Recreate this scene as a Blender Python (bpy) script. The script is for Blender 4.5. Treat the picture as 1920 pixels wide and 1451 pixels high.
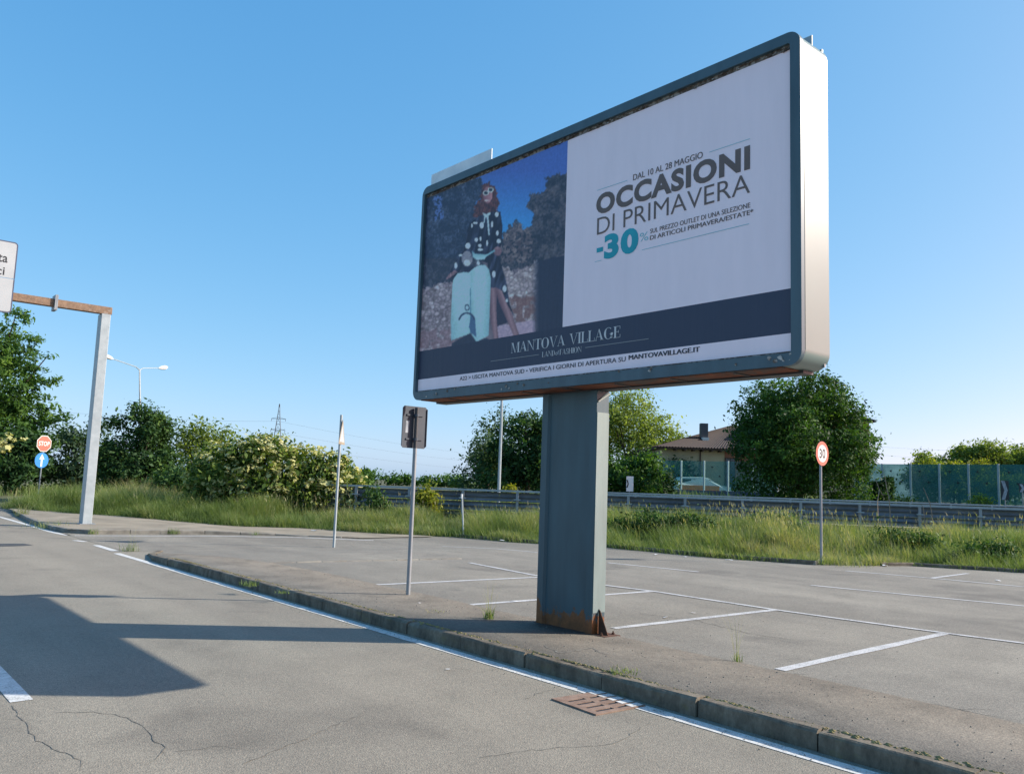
import bpy, bmesh, math, random
import numpy as np
from mathutils import Matrix, Vector

R = math.radians
rng = np.random.default_rng(7)
random.seed(7)
for o in list(bpy.data.objects):
    bpy.data.objects.remove(o)
scene = bpy.context.scene
COL = scene.collection

# ------------------------------------------------------------------ camera
# world: +Y along the road (away), +X to the parking side, road surface z = 0
PW, PH, FPX = 1920.0, 1451.0, 1561.0
EYE = 1.75
HY, SL, VPX = 906.5, 0.0353, -389.0


def _cam_rows():
    cx, cy = PW / 2, PH / 2
    a = np.array([-cx, -(HY - SL * cx - cy), -FPX])
    b = np.array([cx, -(HY + SL * cx - cy), -FPX])
    up = np.cross(b, a)
    up /= np.linalg.norm(up)
    if up[1] < 0:
        up = -up
    v = np.array([VPX - cx, -(HY + SL * (VPX - cx) - cy), -FPX])
    v /= np.linalg.norm(v)
    return np.stack([np.cross(v, up), v, up])


CM = _cam_rows()
cam_data = bpy.data.cameras.new('camera')
cam = bpy.data.objects.new('camera', cam_data)
COL.objects.link(cam)
mw = Matrix([[*CM[0], 0], [*CM[1], 0], [*CM[2], EYE], [0, 0, 0, 1]])
cam.matrix_world = mw
cam_data.sensor_fit = 'HORIZONTAL'
cam_data.sensor_width = 36.0
cam_data.lens = FPX / PW * 36.0
cam_data.clip_start = 0.1
cam_data.clip_end = 6000
scene.camera = cam

# ------------------------------------------------------------------ sky, sun, exposure
SUN_DIR = Vector((0.812, -0.584, 0.0)).normalized()
SUN_EL = R(28.5)
sunvec = Vector((SUN_DIR.x * math.cos(SUN_EL), SUN_DIR.y * math.cos(SUN_EL), math.sin(SUN_EL)))
world = bpy.data.worlds.new('World')
scene.world = world
world.use_nodes = True
nt = world.node_tree
bg = nt.nodes['Background']
sky = nt.nodes.new('ShaderNodeTexSky')
sky.sky_type = 'NISHITA'
sky.sun_disc = False
sky.sun_elevation = SUN_EL
sky.sun_rotation = math.atan2(SUN_DIR.x, SUN_DIR.y)
sky.altitude = 20
sky.air_density = 0.6
sky.dust_density = 1.0
sky.ozone_density = 6.0
EXPOSURE = 0.68
bg.inputs['Strength'].default_value = 0.1
# tone curve of the camera on the whole sky: one gamma and gain per channel
sepc = nt.nodes.new('ShaderNodeSeparateColor')
comb = nt.nodes.new('ShaderNodeCombineColor')
nt.links.new(sky.outputs['Color'], sepc.inputs[0])
for ch, (gam, gain) in enumerate(((1.02, 3.02), (0.56, 1.5), (0.34, 1.3))):
    m1, m2, m3 = (nt.nodes.new('ShaderNodeMath') for _ in range(3))
    m1.operation, m2.operation, m3.operation = 'MULTIPLY', 'POWER', 'MULTIPLY'
    m1.inputs[1].default_value = 0.1
    m2.inputs[1].default_value = gam
    m3.inputs[1].default_value = gain / 0.1 / 2 ** EXPOSURE
    nt.links.new(sepc.outputs[ch], m1.inputs[0])
    nt.links.new(m1.outputs[0], m2.inputs[0])
    nt.links.new(m2.outputs[0], m3.inputs[0])
    nt.links.new(m3.outputs[0], comb.inputs[ch])
nt.links.new(comb.outputs[0], bg.inputs['Color'])
sl = bpy.data.lights.new('sun', 'SUN')
sl.energy = 4.9
sl.angle = R(0.55)
sl.color = (1.0, 0.945, 0.84)
sun = bpy.data.objects.new('sun', sl)
COL.objects.link(sun)
sun.rotation_euler = sunvec.to_track_quat('Z', 'Y').to_euler()
sun.location = (20, -15, 30)
scene.view_settings.view_transform = 'Standard'
scene.view_settings.look = 'None'
scene.view_settings.gamma = 1
scene.view_settings.use_curve_mapping = False
scene.view_settings.exposure = EXPOSURE


# ------------------------------------------------------------------ geometry of the place
def ray(px, py):
    return CM @ np.array([px - PW / 2, -(py - PH / 2), -FPX])


def G(px, py, z=0.0):
    d = ray(px, py)
    t = (z - EYE) / d[2]
    return np.array([d[0] * t, d[1] * t, z])


FW = -CM[:2, 2] / np.linalg.norm(CM[:2, 2])      # horizontal view direction
RT = np.array([FW[1], -FW[0]])


def D(px, py, depth):
    d = ray(px, py)
    t = depth / (d[0] * FW[0] + d[1] * FW[1])
    return np.array([d[0] * t, d[1] * t, EYE + d[2] * t])


def to_px(P):
    P = np.asarray(P, float)
    c = (P - np.array([0, 0, EYE])) @ CM
    return PW / 2 + FPX * c[:, 0] / -c[:, 2], PH / 2 - FPX * c[:, 1] / -c[:, 2]


EDGE = np.array([(6.3, 400), (6.3, 60), (6.6, 42), (7.3, 36), (8.2, 33.2), (9.6, 31), (10.9, 27.6), (13.2, 25.9),
                 (14.4, 23.2), (16.2, 21.4), (16.9, 18.6), (17.1, 15.7), (17.35, 13.1), (17.75, 11.75), (18.55, 10.35),
                 (19.6, 9.75), (20.7, 9.4), (21.9, 7.3), (25.5, 2), (33, -8), (60, -40)])


def edge_sd(P):
    P = np.asarray(P, float)[:, :2]
    best = np.full(len(P), 1e9)
    sgn = np.ones(len(P))
    for a, b in zip(EDGE[:-1], EDGE[1:]):
        ab = b - a
        t = np.clip(((P - a) @ ab) / (ab @ ab), 0, 1)
        q = a + t[:, None] * ab
        d = np.hypot(*(P - q).T)
        cr = ab[0] * (P[:, 1] - a[1]) - ab[1] * (P[:, 0] - a[0])
        m = d < best - 1e-9
        best[m] = d[m]
        sgn[m] = np.where(cr[m] > 0, 1, -1)
    return best * sgn


def sstep(t):
    t = np.clip(t, 0, 1)
    return t * t * (3 - 2 * t)


def gz(P):
    """height of the grassy ground"""
    P = np.asarray(P, float)
    sd = edge_sd(P)
    s = P[:, 0] * RT[0] + P[:, 1] * RT[1]
    A = 0.1 + 0.28 * sstep((s + 13) / 8)
    z = np.where(sd < 0, -0.06, 0.0 + A * sstep((sd - 0.4) / 5.0))
    z = z + 0.75 * sstep((P[:, 0] * FW[0] + P[:, 1] * FW[1] - 63) / 5) * sstep((s + 4) / 10)
    bump = 0.05 * np.sin(P[:, 0] * 1.3 + 1) * np.sin(P[:, 1] * 1.1) * (sd > 0.5)
    return z + bump


def gz1(x, y):
    return float(gz(np.array([[x, y, 0.0]]))[0])


def zs(x, y):
    """height of the parking lot"""
    return 0.11 * (1 - sstep((np.asarray(y, float) - 15.6) / 3.6)) + 0.004


# ------------------------------------------------------------------ helpers
def setp(o, label=None, cat=None, group=None, kind=None):
    if label:
        o['label'] = label
    if cat:
        o['category'] = cat
    if group:
        o['group'] = group
    if kind:
        o['kind'] = kind
    return o


def thing(name, label, cat, loc=(0, 0, 0), rz=0.0, group=None):
    o = bpy.data.objects.new(name, None)
    o.empty_display_size = 0.2
    COL.objects.link(o)
    o.location = loc
    o.rotation_euler = (0, 0, rz)
    return setp(o, label, cat, group)


def link(name, me, mat, parent=None, loc=None, smooth=False):
    o = bpy.data.objects.new(name, me)
    COL.objects.link(o)
    if mat is not None and len(me.materials) == 0:
        for m in (mat if isinstance(mat, (list, tuple)) else [mat]):
            me.materials.append(m)
    if parent is not None:
        o.parent = parent
    if loc is not None:
        o.location = loc
    if smooth:
        me.polygons.foreach_set('use_smooth', [True] * len(me.polygons))
    return o


def copy_tree(o, parent=None):
    c = o.copy()
    COL.objects.link(c)
    c.parent = parent
    for ch in list(o.children):
        copy_tree(ch, c)
    return c


def fast_mesh(name, V, F, tint=None):
    V = np.ascontiguousarray(V, dtype=np.float32)
    F = np.ascontiguousarray(F, dtype=np.int32)
    me = bpy.data.meshes.new(name)
    me.vertices.add(len(V))
    me.vertices.foreach_set('co', V.ravel())
    k = F.shape[1]
    me.loops.add(F.size)
    me.loops.foreach_set('vertex_index', F.ravel())
    me.polygons.add(len(F))
    me.polygons.foreach_set('loop_start', np.arange(0, F.size, k, dtype=np.int32))
    me.update(calc_edges=True)
    if tint is not None:
        tint = np.asarray(tint, np.float32)
        if tint.ndim == 1:
            at = me.attributes.new('tint', 'FLOAT', 'POINT')
            at.data.foreach_set('value', tint)
        else:
            at = me.attributes.new('tint', 'FLOAT_COLOR', 'POINT')
            c = np.ones((len(tint), 4), np.float32)
            c[:, :3] = tint
            at.data.foreach_set('color', c.ravel())
    return me


class MB:
    """collects primitive shapes into one mesh"""

    def __init__(self):
        self.bm = bmesh.new()

    def box(self, x0, x1, y0, y1, z0, z1, bevel=0.0, rz=0.0, piv=None):
        v = [self.bm.verts.new(p) for p in
             [(x0, y0, z0), (x1, y0, z0), (x1, y1, z0), (x0, y1, z0), (x0, y0, z1), (x1, y0, z1), (x1, y1, z1), (x0, y1, z1)]]
        fs = [self.bm.faces.new([v[i] for i in f]) for f in
              [(3, 2, 1, 0), (4, 5, 6, 7), (0, 1, 5, 4), (1, 2, 6, 5), (2, 3, 7, 6), (3, 0, 4, 7)]]
        if bevel > 0:
            es = list({e for f in fs for e in f.edges})
            bmesh.ops.bevel(self.bm, geom=es, offset=bevel, segments=2, affect='EDGES', profile=0.5)
        return self

    def tube(self, pts, r, n=8, cap=True):
        pts = [Vector(p) for p in pts]
        rs = list(r) if isinstance(r, (list, tuple)) else [r] * len(pts)
        rings = []
        for i, p in enumerate(pts):
            d = (pts[min(i + 1, len(pts) - 1)] - pts[max(i - 1, 0)]).normalized()
            u = d.cross(Vector((0, 0, 1)))
            if u.length < 0.05:
                u = d.cross(Vector((1, 0, 0)))
            u.normalize()
            w = d.cross(u)
            rings.append([self.bm.verts.new(p + (u * math.cos(a) + w * math.sin(a)) * rs[i])
                          for a in [2 * math.pi * k / n for k in range(n)]])
        for a, b in zip(rings[:-1], rings[1:]):
            for k in range(n):
                self.bm.faces.new((a[k], a[(k + 1) % n], b[(k + 1) % n], b[k]))
        if cap:
            self.bm.faces.new(rings[0][::-1])
            self.bm.faces.new(rings[-1])
        return self

    def prism(self, pts, vec):
        """closed polygon pts (3-D) pushed along vec"""
        vec = Vector(vec)
        a = [self.bm.verts.new(p) for p in pts]
        b = [self.bm.verts.new(Vector(p) + vec) for p in pts]
        n = len(pts)
        self.bm.faces.new(a[::-1])
        self.bm.faces.new(b)
        for i in range(n):
            self.bm.faces.new((a[i], a[(i + 1) % n], b[(i + 1) % n], b[i]))
        return self

    def poly(self, pts):
        self.bm.faces.new([self.bm.verts.new(p) for p in pts])
        return self

    def bar(self, a, b, w, h=None):
        a, b = Vector(a), Vector(b)
        h = h or w
        d = (b - a).normalized()
        u = d.cross(Vector((0, 0, 1)))
        if u.length < 0.02:
            u = Vector((1, 0, 0))
        u.normalize()
        v = u.cross(d)
        q = [a + u * w / 2 * i + v * h / 2 * j for i, j in ((-1, -1), (1, -1), (1, 1), (-1, 1))]
        return self.prism(q, b - a)

    def build(self, name, mat, parent=None, smooth=False, loc=None):
        bmesh.ops.recalc_face_normals(self.bm, faces=self.bm.faces[:])
        me = bpy.data.meshes.new(name)
        self.bm.to_mesh(me)
        self.bm.free()
        o = link(name, me, mat, parent, loc)
        if smooth:
            for p in me.polygons:
                p.use_smooth = True
            me.set_sharp_from_angle(angle=R(40))
        return o


# ------------------------------------------------------------------ materials
def new_mat(name):
    m = bpy.data.materials.new(name)
    m.use_nodes = True
    t = m.node_tree
    b = t.nodes['Principled BSDF']
    return m, t, b


def N(t, kind, **kw):
    n = t.nodes.new(kind)
    for k, v in kw.items():
        if k in n.inputs:
            n.inputs[k].default_value = v
        else:
            setattr(n, k, v)
    return n


def ramp(t, src, stops):
    r = t.nodes.new('ShaderNodeValToRGB')
    e = r.color_ramp.elements
    while len(e) < len(stops):
        e.new(0.5)
    for el, (p, c) in zip(e, stops):
        el.position = p
        el.color = (*c, 1) if len(c) == 3 else c
    t.links.new(src, r.inputs[0])
    return r


def mix(t, fac, a, b, blend='MIX'):
    m = t.nodes.new('ShaderNodeMix')
    m.data_type = 'RGBA'
    m.blend_type = blend
    if isinstance(fac, (int, float)):
        m.inputs[0].default_value = fac
    else:
        t.links.new(fac, m.inputs[0])
    for i, s in ((6, a), (7, b)):
        if isinstance(s, (tuple, list)):
            m.inputs[i].default_value = (*s[:3], 1)
        else:
            t.links.new(s, m.inputs[i])
    return m.outputs[2]


def noise(t, scale, detail=4, rough=0.55, vec=None, dist=0.0):
    n = N(t, 'ShaderNodeTexNoise', Scale=scale, Detail=detail, Roughness=rough, Distortion=dist)
    if vec is None:
        vec = coords(t)
    t.links.new(vec, n.inputs['Vector'])
    return n.outputs['Fac']


def coords(t):
    for n in t.nodes:
        if n.bl_idname == 'ShaderNodeTexCoord':
            return n.outputs['Object']
    return t.nodes.new('ShaderNodeTexCoord').outputs['Object']


def scaled(t, sx, sy, sz):
    m = t.nodes.new('ShaderNodeMapping')
    m.inputs['Scale'].default_value = (sx, sy, sz)
    t.links.new(coords(t), m.inputs['Vector'])
    return m.outputs['Vector']


def bump(t, b, h, strength=0.3, dist=0.01):
    n = N(t, 'ShaderNodeBump', Strength=strength, Distance=dist)
    t.links.new(h, n.inputs['Height'])
    t.links.new(n.outputs['Normal'], b.inputs['Normal'])


def M(name, c1, c2=None, scale=3.0, rough=0.6, metal=0.0, bstr=0.0, bscale=40, lo=0.35, hi=0.65, spec=None):
    m, t, b = new_mat(name)
    b.inputs['Roughness'].default_value = rough
    b.inputs['Metallic'].default_value = metal
    if spec is not None:
        b.inputs['Specular IOR Level'].default_value = spec
    if c2 is None:
        c2 = tuple(x * 0.86 for x in c1)
    r = ramp(t, noise(t, scale, 6), [(lo, c1), (hi, c2)])
    t.links.new(r.outputs[0], b.inputs['Base Color'])
    if bstr:
        bump(t, b, noise(t, bscale, 3), bstr, 0.004)
    return m


def asphalt(name, base, warm, patchy, fine=110.0, pit=0.5):
    m, t, b = new_mat(name)
    b.inputs['Roughness'].default_value = 0.86
    b.inputs['Specular IOR Level'].default_value = 0.3
    big = noise(t, 0.22, 5, 0.6)
    mid = noise(t, 1.7, 6, 0.65)
    v = N(t, 'ShaderNodeTexVoronoi', Scale=fine)
    t.links.new(coords(t), v.inputs['Vector'])
    fn = noise(t, fine * 1.3, 3, 0.7)
    dark = tuple(x * (1 - patchy) for x in base)
    c = ramp(t, big, [(0.36, base), (0.66, warm)]).outputs[0]
    c = mix(t, ramp(t, mid, [(0.45, (0, 0, 0)), (0.75, (0.8, 0.8, 0.8))]).outputs[0], c, dark)
    st = noise(t, 0.9, 8, 0.72, dist=0.6)
    c = mix(t, ramp(t, st, [(0.6, (0, 0, 0)), (0.72, (0.5, 0.5, 0.5))]).outputs[0], c, tuple(x * 0.55 for x in base))
    sp = ramp(t, fn, [(0.36, (0.5, 0.5, 0.5)), (0.52, (1, 1, 1)), (0.66, (1.45, 1.42, 1.36))]).outputs[0]
    c = mix(t, 0.85, c, sp, 'MULTIPLY')
    gm = ramp(t, noise(t, 26, 3, 0.8), [(0.34, (0.74, 0.74, 0.74)), (0.66, (1.24, 1.23, 1.2))]).outputs[0]
    c = mix(t, 0.55, c, gm, 'MULTIPLY')
    tk = ramp(t, noise(t, 1.0, 3, 0.5, scaled(t, 0.9, 0.035, 1)), [(0.4, (0.9, 0.9, 0.9)), (0.62, (1.06, 1.06, 1.05))]).outputs[0]
    c = mix(t, 1.0, c, tk, 'MULTIPLY')
    oil = ramp(t, noise(t, 0.55, 3, 0.5, dist=1.0), [(0.58, (1, 1, 1)), (0.75, (0.72, 0.72, 0.73))]).outputs[0]
    c = mix(t, 1.0, c, oil, 'MULTIPLY')
    gr = ramp(t, v.outputs['Color'], [(0.1, (0.82, 0.82, 0.82)), (0.9, (1.2, 1.19, 1.15))]).outputs[0]
    c = mix(t, 0.8, c, gr, 'MULTIPLY')
    t.links.new(c, b.inputs['Base Color'])
    bump(t, b, v.outputs['Distance'], 0.55, 0.004)
    return m


def rusty(name, paint, rust, amount, rough=0.5, streak=True, scale=2.2, foot=None):
    m, t, b = new_mat(name)
    b.inputs['Roughness'].default_value = rough
    vec = scaled(t, 3, 3, 0.5) if streak else coords(t)
    n1 = noise(t, scale, 8, 0.7, vec)
    n2 = noise(t, 14, 5, 0.7)
    f = mix(t, 0.35, n1, n2)
    if foot:                              # corroded foot: rust creeps up from the ground
        sx_ = t.nodes.new('ShaderNodeSeparateXYZ')
        t.links.new(coords(t), sx_.inputs[0])
        mr = N(t, 'ShaderNodeMapRange')
        t.links.new(sx_.outputs['Z'], mr.inputs['Value'])
        for i_, v_ in ((1, foot[0]), (2, foot[1]), (3, 0.32), (4, 0.0)):
            mr.inputs[i_].default_value = v_
        ad = N(t, 'ShaderNodeMath', operation='ADD')
        t.links.new(f, ad.inputs[0])
        t.links.new(mr.outputs[0], ad.inputs[1])
        f = ad.outputs[0]
    k = ramp(t, f, [(1 - amount, (0, 0, 0)), (1 - amount + 0.05, (1, 1, 1))]).outputs[0]
    pt = ramp(t, noise(t, 1.6, 6, 0.6, scaled(t, 3, 3, 0.6)), [(0.3, tuple(x * 0.8 for x in paint)), (0.7, tuple(x * 1.15 for x in paint))]).outputs[0]
    rs = ramp(t, noise(t, 9, 6, 0.7), [(0.3, rust), (0.7, tuple(x * 0.4 for x in rust))]).outputs[0]
    t.links.new(mix(t, k, pt, rs), b.inputs['Base Color'])
    bump(t, b, f, 0.15, 0.004)
    return m


def leafmat(name, dark, mid, light, trans=0.45):
    m, t, b = new_mat(name)
    a = N(t, 'ShaderNodeAttribute', attribute_name='tint')
    c = ramp(t, a.outputs['Fac'], [(0.0, dark), (0.5, mid), (1.0, light)]).outputs[0]
    t.links.new(c, b.inputs['Base Color'])
    b.inputs['Roughness'].default_value = 0.62
    b.inputs['Specular IOR Level'].default_value = 0.18
    tr = N(t, 'ShaderNodeBsdfTranslucent')
    c2 = mix(t, 1.0, c, (1.35, 1.4, 0.5), 'MULTIPLY')
    t.links.new(c2, tr.inputs['Color'])
    ms = N(t, 'ShaderNodeMixShader')
    ms.inputs[0].default_value = trans
    t.links.new(b.outputs[0], ms.inputs[1])
    t.links.new(tr.outputs[0], ms.inputs[2])
    t.links.new(ms.outputs[0], t.nodes['Material Output'].inputs['Surface'])
    return m


MT = {}


def kerbmat():
    m, t, b = new_mat('kerb_concrete')
    b.inputs['Roughness'].default_value = 0.92
    f = mix(t, 0.5, noise(t, 2.2, 8, 0.7), noise(t, 9, 6, 0.75, scaled(t, 1, 1, .45)))
    c = ramp(t, f, [(0.36, (0.05, 0.04, 0.029)), (0.5, (0.14, 0.115, 0.083)), (0.66, (0.26, 0.222, 0.165))]).outputs[0]
    g_ = ramp(t, noise(t, 6, 6, 0.7, scaled(t, 1, .6, 1)), [(0.56, (0, 0, 0)), (0.7, (0.7, 0.7, 0.7))]).outputs[0]
    c = mix(t, g_, c, (0.16, 0.135, 0.06))
    t.links.new(c, b.inputs['Base Color'])
    bump(t, b, noise(t, 50, 4), 0.6, 0.006)
    return m


MT['road'] = asphalt('road_asphalt', (0.279, 0.251, 0.208), (0.248, 0.224, 0.187), 0.2, 95)
MT['lot'] = asphalt('lot_asphalt', (0.271, 0.248, 0.211), (0.212, 0.194, 0.166), 0.3, 75)
MT['island'] = asphalt('island_asphalt', (0.122, 0.112, 0.096), (0.186, 0.172, 0.149), 0.35, 70)
MT['concrete'] = kerbmat()
MT['concrete_pale'] = M('kerb_concrete_pale', (0.24, 0.225, 0.19), (0.14, 0.13, 0.11), 3.6, 0.9, bstr=0.5, bscale=60)
MT['moss'] = M('moss', (0.3, 0.24, 0.09), (0.17, 0.14, 0.06), 14, 0.95, bstr=0.6, bscale=90)
MT['dirt'] = M('dirt', (0.3, 0.255, 0.19), (0.2, 0.17, 0.125), 1.1, 0.95, bstr=0.6, bscale=20)
MT['soil'] = M('verge_soil', (0.1, 0.1, 0.04), (0.06, 0.07, 0.025), 0.8, 0.95, bstr=0.6, bscale=12)
MT['tar'] = M('tar', (0.05, 0.048, 0.045), (0.07, 0.066, 0.06), 5, 0.7)
MT['crack'] = M('crack_dark', (0.095, 0.088, 0.075), (0.24, 0.222, 0.187), 18, 0.95)


def road_paint():
    m, t, b = new_mat('road_paint')
    b.inputs['Roughness'].default_value = 0.7
    f = mix(t, 0.5, noise(t, 9, 8, 0.75), noise(t, 70, 4, 0.7))
    c = ramp(t, f, [(0.40, (0.2, 0.19, 0.17)), (0.45, (0.5, 0.49, 0.46)), (0.6, (0.72, 0.71, 0.68))]).outputs[0]
    t.links.new(c, b.inputs['Base Color'])
    return m


def lot_paint():
    m, t, b = new_mat('worn_lot_paint')
    b.inputs['Roughness'].default_value = 0.75
    f = mix(t, 0.6, noise(t, 4, 8, 0.75), noise(t, 60, 4, 0.7))
    c = ramp(t, f, [(0.40, (0.17, 0.165, 0.155)), (0.47, (0.42, 0.41, 0.4)), (0.62, (0.62, 0.61, 0.59))]).outputs[0]
    t.links.new(c, b.inputs['Base Color'])
    return m


MT['paint'] = road_paint()
MT['lotpaint'] = lot_paint()
MT['steel_green'] = rusty('green_grey_painted_steel', (0.055, 0.1, 0.125), (0.2, 0.075, 0.025), 0.34, 0.42)
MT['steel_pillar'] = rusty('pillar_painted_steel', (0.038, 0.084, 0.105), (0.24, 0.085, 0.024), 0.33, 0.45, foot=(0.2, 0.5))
MT['cabinet'] = M('cabinet_pale_paint', (0.155, 0.215, 0.2), (0.14, 0.195, 0.18), 0.9, 0.36, spec=0.85)
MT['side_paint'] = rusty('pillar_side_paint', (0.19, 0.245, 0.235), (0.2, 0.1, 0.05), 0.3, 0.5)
MT['pale_sheet'] = M('pale_sheet_metal', (0.8, 0.82, 0.82), (0.66, 0.69, 0.7), 3, 0.5)
MT['rust'] = M('rust', (0.33, 0.12, 0.035), (0.14, 0.05, 0.02), 6, 0.85, bstr=0.5, bscale=40)
MT['grate'] = M('grate_rust', (0.28, 0.19, 0.14), (0.19, 0.115, 0.08), 9, 0.85, bstr=0.5, bscale=60)
MT['rust_dark'] = M('rust_dark', (0.12, 0.05, 0.025), (0.05, 0.025, 0.015), 6, 0.9)
MT['galv'] = M('galvanised_steel', (0.36, 0.41, 0.43), (0.29, 0.335, 0.355), 5, 0.5, metal=0.15)
MT['galv_dull'] = M('dull_galvanised_steel', (0.3, 0.32, 0.335), (0.22, 0.24, 0.26), 3, 0.5, metal=0.4)
MT['rail'] = M('guardrail_steel', (0.2, 0.22, 0.25), (0.13, 0.15, 0.18), 1.2, 0.55, metal=0.3)
MT['dark_metal'] = M('dark_metal', (0.03, 0.033, 0.04), (0.05, 0.05, 0.055), 4, 0.5)
MT['sign_back'] = M('sign_back_grey', (0.05, 0.063, 0.085), (0.038, 0.048, 0.065), 4, 0.6)
MT['sign_white'] = M('sign_white', (0.72, 0.73, 0.72), (0.66, 0.67, 0.66), 2, 0.45)
MT['sign_grey_white'] = M('weathered_sign_white', (0.43, 0.45, 0.46), (0.38, 0.4, 0.41), 1.2, 0.5)
MT['sign_red'] = M('sign_red', (0.62, 0.09, 0.06), (0.56, 0.075, 0.05), 3, 0.45)
MT['sign_faded_red'] = M('sign_faded_red', (0.6, 0.15, 0.1), (0.54, 0.12, 0.08), 3, 0.45)
MT['sign_blue'] = M('sign_blue', (0.03, 0.24, 0.68), (0.03, 0.2, 0.6), 3, 0.4)
MT['sign_cream'] = M('sign_faded_cream', (0.3, 0.26, 0.19), (0.24, 0.19, 0.14), 6, 0.6)
MT['sign_black'] = M('sign_black', (0.02, 0.022, 0.026), None, 3, 0.5)
MT['sign_edge'] = M('sign_edge_blue_grey', (0.07, 0.08, 0.13), None, 3, 0.5)
MT['smear'] = M('sticker_grey', (0.42, 0.44, 0.48), (0.2, 0.22, 0.25), 9, 0.6)
MT['ink_brown'] = M('ink_brown', (0.16, 0.118, 0.105), None, 3, 0.6)
MT['ink_teal'] = M('ink_teal', (0.012, 0.36, 0.44), None, 3, 0.6)
MT['ink_pale_teal'] = M('ink_pale_teal', (0.26, 0.56, 0.62), None, 3, 0.6)
MT['ink_dark'] = M('ink_dark', (0.05, 0.05, 0.065), None, 3, 0.6)
MT['ink_white'] = M('ink_white', (0.62, 0.62, 0.62), None, 3, 0.6)
MT['ink_grey'] = M('ink_grey', (0.3, 0.31, 0.32), None, 3, 0.6)


def paper(name, col):
    m, t, b = new_mat(name)
    b.inputs['Roughness'].default_value = 0.55
    w = noise(t, 3.0, 4, 0.5, scaled(t, 1, 6, 0.35))
    c = ramp(t, noise(t, 1.5, 6, 0.6, scaled(t, 1, 3, 0.7)), [(0.3, col), (0.75, tuple(x * 0.93 for x in col))]).outputs[0]
    t.links.new(c, b.inputs['Base Color'])
    bump(t, b, w, 0.22, 0.02)
    return m


MT['paper'] = paper('poster_white_paper', (0.95, 0.79, 0.83))
MT['paper_dark'] = paper('poster_dark_print', (0.034, 0.045, 0.082))
m, t, b = new_mat('poster_photo_print')
a = N(t, 'ShaderNodeAttribute', attribute_name='tint')
t.links.new(a.outputs['Color'], b.inputs['Base Color'])
b.inputs['Roughness'].default_value = 0.5
bump(t, b, noise(t, 3.0, 4, 0.5, scaled(t, 1, 6, 0.35)), 0.2, 0.02)
MT['photo'] = m
MT['torn'] = M('torn_paper', (0.5, 0.48, 0.44), (0.12, 0.09, 0.07), 14, 0.9, lo=0.4, hi=0.55)
MT['torn_dark'] = M('torn_paper_dark', (0.1, 0.075, 0.06), (0.3, 0.28, 0.26), 18, 0.9, lo=0.45, hi=0.6)
MT['plaster'] = M('cream_plaster', (0.42, 0.36, 0.23), (0.37, 0.31, 0.2), 0.8, 0.9)
MT['plaster_red'] = M('red_plaster', (0.3, 0.13, 0.08), None, 0.8, 0.9)
MT['plaster_pale'] = M('pale_plaster', (0.6, 0.58, 0.52), None, 0.8, 0.9)
MT['roof'] = M('terracotta_tiles', (0.036, 0.021, 0.017), (0.024, 0.016, 0.014), 2.5, 0.85, bstr=0.3, bscale=20)
MT['wood_dark'] = M('dark_wood', (0.06, 0.035, 0.025), None, 3, 0.7)
MT['window'] = M('window_glass_dark', (0.02, 0.03, 0.045), None, 1, 0.08)
MT['bark'] = M('bark', (0.1, 0.075, 0.05), (0.05, 0.04, 0.03), 6, 0.95, bstr=0.5, bscale=12)
MT['dead'] = M('dry_stem', (0.33, 0.26, 0.2), (0.22, 0.17, 0.13), 8, 0.9)
MT['car_white'] = M('car_white', (0.74, 0.75, 0.74), None, 1, 0.25)
MT['car_orange'] = M('car_orange_band', (0.85, 0.24, 0.04), None, 1, 0.3)
MT['car_glass'] = M('car_glass', (0.015, 0.02, 0.025), None, 1, 0.08)
MT['tyre'] = M('tyre', (0.02, 0.02, 0.02), None, 5, 0.85)
MT['litter_blue'] = M('litter_blue', (0.12, 0.38, 0.62), (0.7, 0.75, 0.8), 12, 0.4)
MT['litter'] = M('litter_white', (0.7, 0.7, 0.69), (0.55, 0.55, 0.54), 8, 0.6)
MT['lamp_white'] = M('lamp_white', (0.7, 0.7, 0.7), None, 3, 0.4)

# thin tinted acoustic glass, clean and weathered
for nm_, tint_, base_, f_ in (('clear_teal_glass', (0.78, 0.92, 0.9), (0.1, 0.29, 0.31), 0.2), ('weathered_teal_glass', (0.55, 0.76, 0.74), (0.07, 0.2, 0.2), 0.52)):
    m, t, b = new_mat(nm_)
    tr = N(t, 'ShaderNodeBsdfTransparent')
    tr.inputs['Color'].default_value = (*tint_, 1)
    b.inputs['Base Color'].default_value = (*base_, 1)
    b.inputs['Roughness'].default_value = 0.12
    ms = N(t, 'ShaderNodeMixShader')
    dirt_ = ramp(t, noise(t, 1.2, 6, 0.7), [(0.35, (f_ * .7,) * 3), (0.7, (f_ * 1.3,) * 3)])
    t.links.new(dirt_.outputs[0], ms.inputs[0])
    t.links.new(tr.outputs[0], ms.inputs[1])
    t.links.new(b.outputs[0], ms.inputs[2])
    t.links.new(ms.outputs[0], t.nodes['Material Output'].inputs['Surface'])
    MT[nm_] = m

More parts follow.
